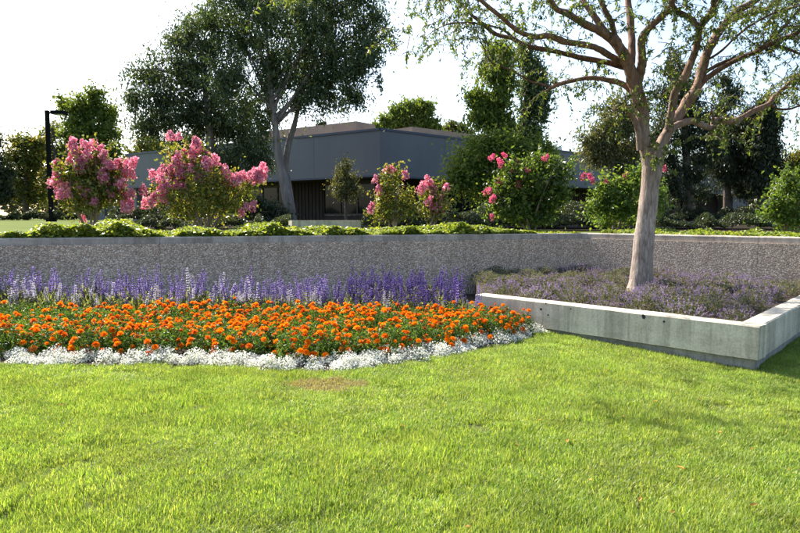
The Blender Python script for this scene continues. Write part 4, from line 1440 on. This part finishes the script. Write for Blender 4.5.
def bloom_mesh(seed, mat='orange'):
    """pompon marigold: rings of ruffled petals"""
    g = Geo()
    for (elev, n, rad, z, ln) in ((0.05, 11, 0.012, 0.0, 0.026), (0.45, 10, 0.010, 0.006, 0.024), (0.85, 8, 0.008, 0.011, 0.020), (1.25, 6, 0.004, 0.014, 0.017)):
        a = np.linspace(0, 6.283, n, endpoint=False) + rng.uniform(0, 6)
        e = elev + rng.normal(0, 0.12, n)
        ax = np.stack((np.cos(a) * np.cos(e), np.sin(a) * np.cos(e), np.sin(e)), 1)
        st = np.stack((np.cos(a) * rad, np.sin(a) * rad, np.full(n, z)), 1)
        side = np.stack((-np.sin(a), np.cos(a), np.zeros(n)), 1)
        up = np.cross(ax, side) * -1
        w = ln * 0.50
        ln_ = ln * rng.uniform(0.85, 1.15, (n, 1))
        tip = st + ax * ln_
        V = np.stack((st - side * w * 0.4, st + side * w * 0.4, tip + side * w + up * 0.004, tip + ax * 0.004 - up * 0.002, tip - side * w + up * 0.004), 1).reshape(-1, 3)
        k = np.arange(n)[:, None] * 5
        g.add(V, np.concatenate((k + [0, 1, 2, 3], ), 0))
        g.f.append(np.concatenate((k + [0, 3, 4],), 0) + g.n - len(V))
        g.m.append(np.zeros(n, int))
    # core
    m = 8
    a = np.linspace(0, 6.283, m, endpoint=False)
    ring = np.stack((np.cos(a) * 0.022, np.sin(a) * 0.022, np.zeros(m)), 1)
    b = g.n
    g.add(np.vstack((ring, [(0, 0, 0.02), (0, 0, -0.018)])), [(i, (i + 1) % m, m) for i in range(m)] + [((i + 1) % m, i, m + 1) for i in range(m)])
    return g.mesh('bloom', M[mat])


BLOOMS = [bloom_mesh(k) for k in range(6)]
FADED = [bloom_mesh(k, 'faded') for k in range(2)]


def marigold_foliage():
    g = Geo()
    dome_leaves(g, 420, 0.21, 0.30, 0.060, 0.016, 0)
    for _ in range(6):
        a = rng.uniform(0, 6.28)
        tube(g, [(0, 0, 0), (math.cos(a) * 0.07, math.sin(a) * 0.07, 0.14), (math.cos(a) * 0.13, math.sin(a) * 0.13, 0.25)], (0.005, 0.004, 0.003), 4)
    return g.mesh('foliage', M['marigold_leaf'])


MF = [marigold_foliage() for _ in range(6)]


def front_y(x):
    return np.interp(x, FRONT[:, 0], FRONT[:, 1])


def back_y(x):
    """line between marigolds and salvias"""
    return np.interp(x, [-9, -5.9, -3, -0.3, 1.05], [9.15, 9.2, 9.25, 9.15, 8.95])


placed = []
cand = 0
while len(placed) < 250 and cand < 60000:
    cand += 1
    x = rng.uniform(-8.2, 1.78)
    y0 = front_y(x) + 0.40
    y1 = back_y(min(x, 1.05))
    if x > 0.9:
        y1 = min(y1, PL_A[1] + (x - PL_A[0]) * d1[1] / d1[0] - 0.30)
    if y1 <= y0:
        continue
    y = rng.uniform(y0, y1)
    if all((x - a) ** 2 + (y - b) ** 2 > 0.205 ** 2 for a, b in placed):
        placed.append((x, y))
placed.sort(key=lambda p: p[1])
for (x, y) in placed:
    r_ = empty('marigold_plant', (x, y, 0.012))
    fr_ = (y - front_y(x) - 0.4) / max(0.2, back_y(min(x, 1.05)) - front_y(x) - 0.4)
    if fr_ < 0.3:
        tag(r_, 'orange marigold plant of the front rows, next to the white alyssum edging', 'flower', 'marigolds behind the alyssum')
    elif fr_ > 0.7:
        tag(r_, 'orange marigold plant of the back rows, at the foot of the salvias', 'flower', 'marigolds before the salvias')
    else:
        tag(r_, 'orange marigold plant in the middle rows of the flower bed', 'flower', 'marigolds in the middle of the bed')
    sc = rng.uniform(0.88, 1.16)
    f = link('foliage', MF[int(rng.integers(6))], r_)
    f.rotation_euler.z = rng.uniform(0, 6.28)
    f.scale = (sc, sc, sc)
    nb = int(rng.integers(9, 17))
    if x < -4.4 and y > 8.3:
        nb = int(rng.integers(2, 6))
    for k in range(nb):
        u = unit(rng.normal(0, 1, 3) + np.array((0, -0.35, 0.35)))
        u[2] = abs(u[2]) * 0.9 + 0.12
        c = np.array((x, y, 0.03)) + u * np.array((0.215, 0.215, 0.315)) * sc
        bud = rng.uniform()
        o = link('bloom', FADED[int(rng.integers(2))] if bud < 0.07 else BLOOMS[int(rng.integers(6))], r_, c)
        nrm = unit(u + np.array((0, 0, 0.7)))
        o.rotation_euler = (math.acos(np.clip(nrm[2], -1, 1)) * 0.8, 0, math.atan2(nrm[1], nrm[0]) + math.pi / 2)
        s_ = rng.uniform(0.5, 1.08)
        s_ = s_ * 0.5 if bud > 0.88 else s_
        o.scale = (s_, s_, s_ * (1.5 if bud > 0.88 else rng.uniform(0.8, 1.2)))


# salvias
def spike_mesh(mat, h=0.24, n=70, r=0.014):
    g = Geo()
    z = rng.uniform(0, 1, n)
    whorl = np.round(z * 9) / 9 * 0.7 + z * 0.3
    a = rng.uniform(0, 6.28, n)
    rr = r * (1.15 - 0.75 * z) * rng.uniform(0.5, 1.2, n)
    c = np.stack((np.cos(a) * rr, np.sin(a) * rr, whorl * h), 1)
    ax = unit(np.stack((np.cos(a), np.sin(a), np.full(n, 0.5)), 1))
    leaf_quads(g, c, 0.024, 0.013, axis=ax)
    tube(g, [(0, 0, -0.22), (0.004, 0, 0), (0, 0, h)], (0.0035, 0.003, 0.0015), 4, mat=1)
    return g.mesh('flower_spike', [mat, M['stem']])


SPK = {k: [spike_mesh(M[k], 0.2 + 0.03 * q) for q in range(4)] for k in ('purple', 'violet', 'silver')}


def salvia_foliage():
    g = Geo()
    dome_leaves(g, 210, 0.17, 0.34, 0.075, 0.026, 0, 'up')
    return g.mesh('foliage', M['salvia_leaf'])


SF = [salvia_foliage() for _ in range(4)]
SAL_LABEL = {'purple': 'purple flowering salvia plant standing between marigolds and grey wall', 'violet': 'dark violet salvia plant with slim spikes near the planter end', 'silver': 'silvery white flowering salvia plant among the purple ones'}
n_s = 0
for rowk in range(6):
    x = -8.4 if rowk < 3 else -0.9
    while x < 1.22:
        x += rng.uniform(0.17, 0.27)
        y = back_y(x) + 0.13 + rowk * 0.27 + rng.normal(0, 0.05)
        if x > PL_A[0] - 0.15 and np.dot(np.array((x, y)) - PL_A, in1) > -0.22:
            continue
        wp = math.sin(x * 2.1 + rowk) * 0.5 + rng.normal(0, 0.5)
        if x > -0.9:
            kind = 'violet' if rowk > 0 or rng.uniform() < 0.5 else ('silver' if rng.uniform() < 0.5 else 'purple')
        elif rowk == 0:
            kind = 'silver' if wp > 0.0 else 'purple'
        else:
            kind = 'purple' if wp < 0.9 else 'silver'
        if rowk > 0 and rng.uniform() < 0.14:
            continue
        r_ = empty('salvia_plant', (x, y, 0.012))
        tag(r_, SAL_LABEL[kind], 'flower', kind + ' salvias')
        f = link('foliage', SF[int(rng.integers(4))], r_)
        hsc = np.interp(x, [-8.4, -5, -2, 1], [1.25, 1.18, 0.98, 0.95]) * (1 + 0.10 * min(rowk, 3)) * rng.uniform(0.9, 1.08)
        f.scale = (1, 1, hsc)
        f.rotation_euler.z = rng.uniform(0, 6.28)
        for k in range(int(rng.integers(3, 7) if rowk == 0 else rng.integers(5, 10))):
            a = rng.uniform(0, 6.28)
            q = rng.uniform(0, 0.15)
            c = (x + math.cos(a) * q, y + math.sin(a) * q, (0.29 + rng.uniform(-0.11, 0.10)) * hsc)
            o = link('flower_spike', SPK[kind][int(rng.integers(4))], r_, c)
            o.rotation_euler = (math.sin(a) * -q * 1.2 + rng.normal(0, 0.11), math.cos(a) * q * 1.2 + rng.normal(0, 0.11), rng.uniform(0, 6.28))
            zs = rng.uniform(0.6, 1.3)
            o.scale = (rng.uniform(1.0, 1.6), rng.uniform(1.0, 1.6), zs)
        n_s += 1

# white alyssum edging: lumpy mass of tiny florets along the bed front
g = Geo()
seg = np.diff(FRONT, axis=0)
sl = np.linalg.norm(seg, axis=1)
cum = np.concatenate(([0], np.cumsum(sl)))


def along(s_):
    return np.stack((np.interp(s_, cum, FRONT[:, 0]), np.interp(s_, cum, FRONT[:, 1])), 1)


nm = int(cum[-1] / 0.042)
ms = np.sort(rng.uniform(0.3, cum[-1] - 0.02, nm))
mp = along(ms)
tang = along(np.minimum(ms + 0.05, cum[-1])) - along(ms - 0.05)
tang = unit(tang)
nrm2 = np.stack((-tang[:, 1], tang[:, 0]), 1)
nrm2[nrm2[:, 1] < 0] *= -1
mp = mp + nrm2 * rng.uniform(0.02, 0.38, (nm, 1))
mr_ = rng.uniform(0.06, 0.13, nm)
mh_ = rng.uniform(0.05, 0.15, nm)
for (c, r, h) in zip(mp, mr_, mh_):
    k = int(270 * (r / 0.12) ** 2)
    u = unit(rng.normal(0, 1, (k, 3)))
    u[:, 2] = np.abs(u[:, 2])
    pos = np.array((c[0], c[1], 0.015)) + u * np.array((r, r, h)) * rng.uniform(0.6, 1.18, (k, 1))
    leaf_quads(g, pos, 0.019, 0.018, axis=unit(np.cross(u, rng.normal(0, 1, (k, 3)))), fold=0.3, mat=0)
    k2 = 70
    u = unit(rng.normal(0, 1, (k2, 3)))
    u[:, 2] = np.abs(u[:, 2])
    leaf_quads(g, np.array((c[0], c[1], 0.01)) + u * np.array((r, r, h)) * rng.uniform(0.5, 0.98, (k2, 1)), 0.03, 0.008, 'rand', 0.2, 1)
tag(obj('alyssum_edging', g, [M['white'], M['alyssum_leaf']]), 'white alyssum edging along the curved front of the flower bed', 'flowers', kind='stuff')


# ------------------------------------------------------------------ catmint in the planter
def catmint():
    f = Geo()
    dome_leaves(f, 460, 0.24, 0.19, 0.040, 0.016, 0, 'rand')
    fl = Geo()
    n = 58
    u = unit(rng.normal(0, 1, (n, 3)))
    u[:, 2] = np.abs(u[:, 2]) + 0.15
    u = unit(u)
    for q in u:
        b = q * np.array((0.23, 0.23, 0.18)) * rng.uniform(0.8, 1.1)
        m = 9
        t = rng.uniform(0, 1, (m, 1))
        ax = unit(q + np.array((0, 0, 0.5)))
        leaf_quads(fl, b + ax * t * 0.085 + rng.normal(0, 0.005, (m, 3)), 0.018, 0.012)
    return f.mesh('foliage', M['lavender_leaf']), fl.mesh('flower_mass', M['lavender'])


CM = [catmint() for _ in range(5)]
cand = 0
spots = []
inside = []
base_o = PL_A + in1 * (T + 0.02)
while len(spots) < 104 and cand < 20000:
    cand += 1
    a_ = rng.uniform(-0.7, 1) * 5.0
    b_ = rng.uniform(0.14, 5.0)
    p = base_o + d1 * a_ + in1 * b_
    # inside the planter outline
    if np.dot(p - PL_B, in2) < T + 0.16 or np.cross(PL_E - PL_A, p - PL_A) > -0.35 or np.dot(p - CORNER, RN) < 0.2 or np.dot(p - CORNER, LN) < 0.15:
        continue
    if (p[0] - TB[0]) ** 2 + (p[1] - TB[1]) ** 2 < 0.34 ** 2:
        continue
    if all(np.hypot(*(p - q)) > 0.325 for q in spots):
        spots.append(p)
TREE_XY = TB[:2]
for p in sorted(spots, key=lambda q: q[1]):
    r_ = empty('catmint_plant', (p[0], p[1], SOIL_Z))
    near_rim = np.dot(p - PL_A, in1) < T + 0.55
    if near_rim:
        lab, grp = 'grey-green catmint clump with purple flowers spilling towards the planter front rim', 'catmint along the planter rim'
    elif np.dot(p - CORNER, RN) < 1.1 or np.dot(p - CORNER, LN) < 1.1:
        lab, grp = 'shaded purple catmint clump growing in the planter against the grey wall', 'catmint against the wall'
    else:
        lab, grp = 'purple-grey catmint clump growing in the middle of the planter', 'catmint in the middle of the planter'
    tag(r_, lab, 'plant', grp)
    k = int(rng.integers(5))
    sc = rng.uniform(0.6, 1.25)
    sparse = rng.uniform() < 0.3
    for me, nm_ in zip(CM[k], ('foliage', 'flower_mass')):
        o = link(nm_, me, r_)
        if nm_ == 'flower_mass':
            o['kind'] = 'stuff'
        ks = 0.72 if sparse and nm_ == 'flower_mass' else 1.05
        o.scale = (sc * ks, sc * ks, sc * ks * rng.uniform(0.85, 1.05))
        o.rotation_euler.z = rng.uniform(0, 6.28)

# ------------------------------------------------------------------ fallen leaves
g = Geo()
t_ = np.linspace(0, 1, 6)
for sgn in (-1, 1):
    w = np.sin(t_ * math.pi) ** 0.8 * 0.016 * sgn
    V = np.column_stack((np.concatenate((t_ * 0.07 - 0.035, t_ * 0.07 - 0.035)), np.concatenate((np.zeros(6), w)), np.concatenate((0.004 * np.sin(t_ * 3), 0.010 + 0.006 * np.sin(t_ * 4)))))
    k = np.arange(5)[:, None]
    g.add(V, k + [0, 1, 7, 6])
LEAFME = g.mesh('fallen_leaf', M['dry_leaf'])
for (px, py) in ((568, 441), (623, 417), (633, 372), (607, 370), (660, 433), (752, 446), (788, 466), (754, 505), (680, 468), (517, 445), (522, 460), (468, 527), (402, 426), (540, 420), (590, 480), (640, 500), (720, 430), (700, 395), (610, 400), (656, 400), (205, 408), (228, 395), (310, 405), (62, 405), (520, 380), (445, 405), (672, 512), (580, 395)):
    c = G(px, py, 0.045)
    c[2] += float(lawn_z(c[0], c[1]))
    o = link('fallen_leaf', LEAFME, None, c)
    o.rotation_euler = (rng.normal(0, 0.3), rng.normal(0, 0.3), rng.uniform(0, 6.28))
    s_ = rng.uniform(0.35, 0.75)
    o.scale = (s_, s_, s_)
    tag(o, 'small dry yellow-brown leaf fallen on the lawn', 'leaf', 'fallen leaves on the lawn')


# ------------------------------------------------------------------ lawn grass (scattered tufts)
def tuft(seed, n=620, rad=0.17):
    r = np.sqrt(rng.uniform(0, 1, n)) * rad
    a = rng.uniform(0, 6.28, n)
    base = np.stack((np.cos(a) * r, np.sin(a) * r, np.zeros(n)), 1)
    h = rng.uniform(0.016, 0.054, n)[:, None]
    w = rng.uniform(0.0013, 0.0027, n)[:, None]
    la = rng.uniform(0, 6.28, n)
    lean = np.stack((np.cos(la), np.sin(la), np.zeros(n)), 1) * rng.uniform(0.1, 1.15, (n, 1))
    side = np.stack((-np.sin(la + rng.normal(0, 0.5, n)), np.cos(la), np.zeros(n)), 1)
    up = np.array((0, 0, 1.0))
    m = base + unit(up + lean * 0.4) * h * 0.55
    t = m + unit(up * 0.8 + lean * 1.25) * h * 0.55
    V = np.stack((base - side * w, base + side * w, m + side * w * 0.85, m - side * w * 0.85, t), 1).reshape(-1, 3)
    k = np.arange(n)[:, None] * 5
    g = Geo()
    g.add(V, k + [0, 1, 2, 3])
    g.f.append(k + [3, 2, 4])
    g.m.append(np.zeros(n, int))
    return g.mesh('tuft', M['grass'])


tcol = bpy.data.collections.new('grass_tufts')
for k in range(7):
    o = bpy.data.objects.new('grass_tuft', tuft(k))
    tcol.objects.link(o)

pts = []
DENS = 74
xs_, ys_ = (-9.5, 9.5), (1.4, 9.6)
n = int((xs_[1] - xs_[0]) * (ys_[1] - ys_[0]) * DENS)
xy = np.column_stack((rng.uniform(*xs_, n), rng.uniform(*ys_, n)))
# only where a camera near the photograph's can see it
keep = np.abs(xy[:, 0]) < xy[:, 1] * 0.72 + 1.1
fy = np.interp(xy[:, 0], FRONT[:, 0], FRONT[:, 1])
keep &= np.where(xy[:, 0] < FRONT[-1, 0], xy[:, 1] < fy - 0.03, True)
dfront = (xy - PL_A) @ in1
dside = (xy - PL_B) @ in2
keep &= ~((xy[:, 0] >= FRONT[-1, 0]) & (dfront > 0.03) & (dside > 0.03))
keep &= ~((xy[:, 0] > PL_B[0]) & ((xy - CORNER) @ RN < 0.1))
xy = xy[keep]
# a ragged uncut fringe along the foot of the planter
fr = [PL_S + d1 * s_ - in1 * rng.uniform(0.03, 0.12) for s_ in np.arange(0.75, np.linalg.norm(PL_B - PL_S) + 0.1, 0.055)]
fr += [PL_B + d2 * s_ - in2 * rng.uniform(0.03, 0.12) for s_ in np.arange(-0.05, 3.9, 0.07)]
xy = np.vstack((xy, np.array(fr)))
# thin, short grass in the worn patch
pd = np.hypot((xy[:, 0] - PATCH_C[0]) / 0.6, (xy[:, 1] - PATCH_C[1]) / 0.38)
keep = rng.uniform(0, 1, len(xy)) < np.clip(pd * 0.9 + 0.1, 0.62, 1)
xy, pd = xy[keep], pd[keep]
me = bpy.data.meshes.new('grass')
me.vertices.add(len(xy))
hump = 0.012 * np.sin(xy[:, 0] * 2.1 + xy[:, 1] * 1.3)
me.vertices.foreach_set('co', np.column_stack((xy, lawn_z(xy[:, 0], xy[:, 1]))).astype(np.float32).ravel())
at = me.attributes.new('rot', 'FLOAT_VECTOR', 'POINT')
at.data.foreach_set('vector', np.column_stack((rng.normal(0, 0.06, len(xy)), rng.normal(0, 0.06, len(xy)), rng.uniform(0, 6.28, len(xy)))).astype(np.float32).ravel())
at = me.attributes.new('scl', 'FLOAT_VECTOR', 'POINT')
zs = rng.uniform(0.75, 1.3, len(xy)) * np.clip(0.55 + pd * 0.45, 0.55, 1) * (1 + 0.22 * np.sin(xy[:, 0] * 1.9 + 2 * np.sin(xy[:, 1] * 1.1)) * np.sin(xy[:, 1] * 2.7))
at.data.foreach_set('vector', np.column_stack((np.ones(len(xy)), np.ones(len(xy)), zs)).astype(np.float32).ravel())
at = me.attributes.new('pick', 'INT', 'POINT')
at.data.foreach_set('value', rng.integers(0, 7, len(xy)).astype(np.int32))
go = bpy.data.objects.new('grass', me)
COL.objects.link(go)
tag(go, 'short bright green mown grass of the foreground lawn', 'grass', kind='stuff')
ng = bpy.data.node_groups.new('scatter_tufts', 'GeometryNodeTree')
ng.interface.new_socket('Geometry', in_out='INPUT', socket_type='NodeSocketGeometry')
ng.interface.new_socket('Geometry', in_out='OUTPUT', socket_type='NodeSocketGeometry')
gi = ng.nodes.new('NodeGroupInput')
gq = ng.nodes.new('NodeGroupOutput')
ci = ng.nodes.new('GeometryNodeCollectionInfo')
ci.inputs['Collection'].default_value = tcol
ci.inputs['Separate Children'].default_value = True
ci.inputs['Reset Children'].default_value = True
ip = ng.nodes.new('GeometryNodeInstanceOnPoints')
ip.inputs['Pick Instance'].default_value = True
for nm_, dt, sock in (('rot', 'FLOAT_VECTOR', 'Rotation'), ('scl', 'FLOAT_VECTOR', 'Scale'), ('pick', 'INT', 'Instance Index')):
    na = ng.nodes.new('GeometryNodeInputNamedAttribute')
    na.data_type = dt
    na.inputs['Name'].default_value = nm_
    ng.links.new(na.outputs['Attribute'], ip.inputs[sock])
ng.links.new(gi.outputs[0], ip.inputs['Points'])
ng.links.new(ci.outputs[0], ip.inputs['Instance'])
ng.links.new(ip.outputs[0], gq.inputs[0])
md = go.modifiers.new('scatter', 'NODES')
md.node_group = ng
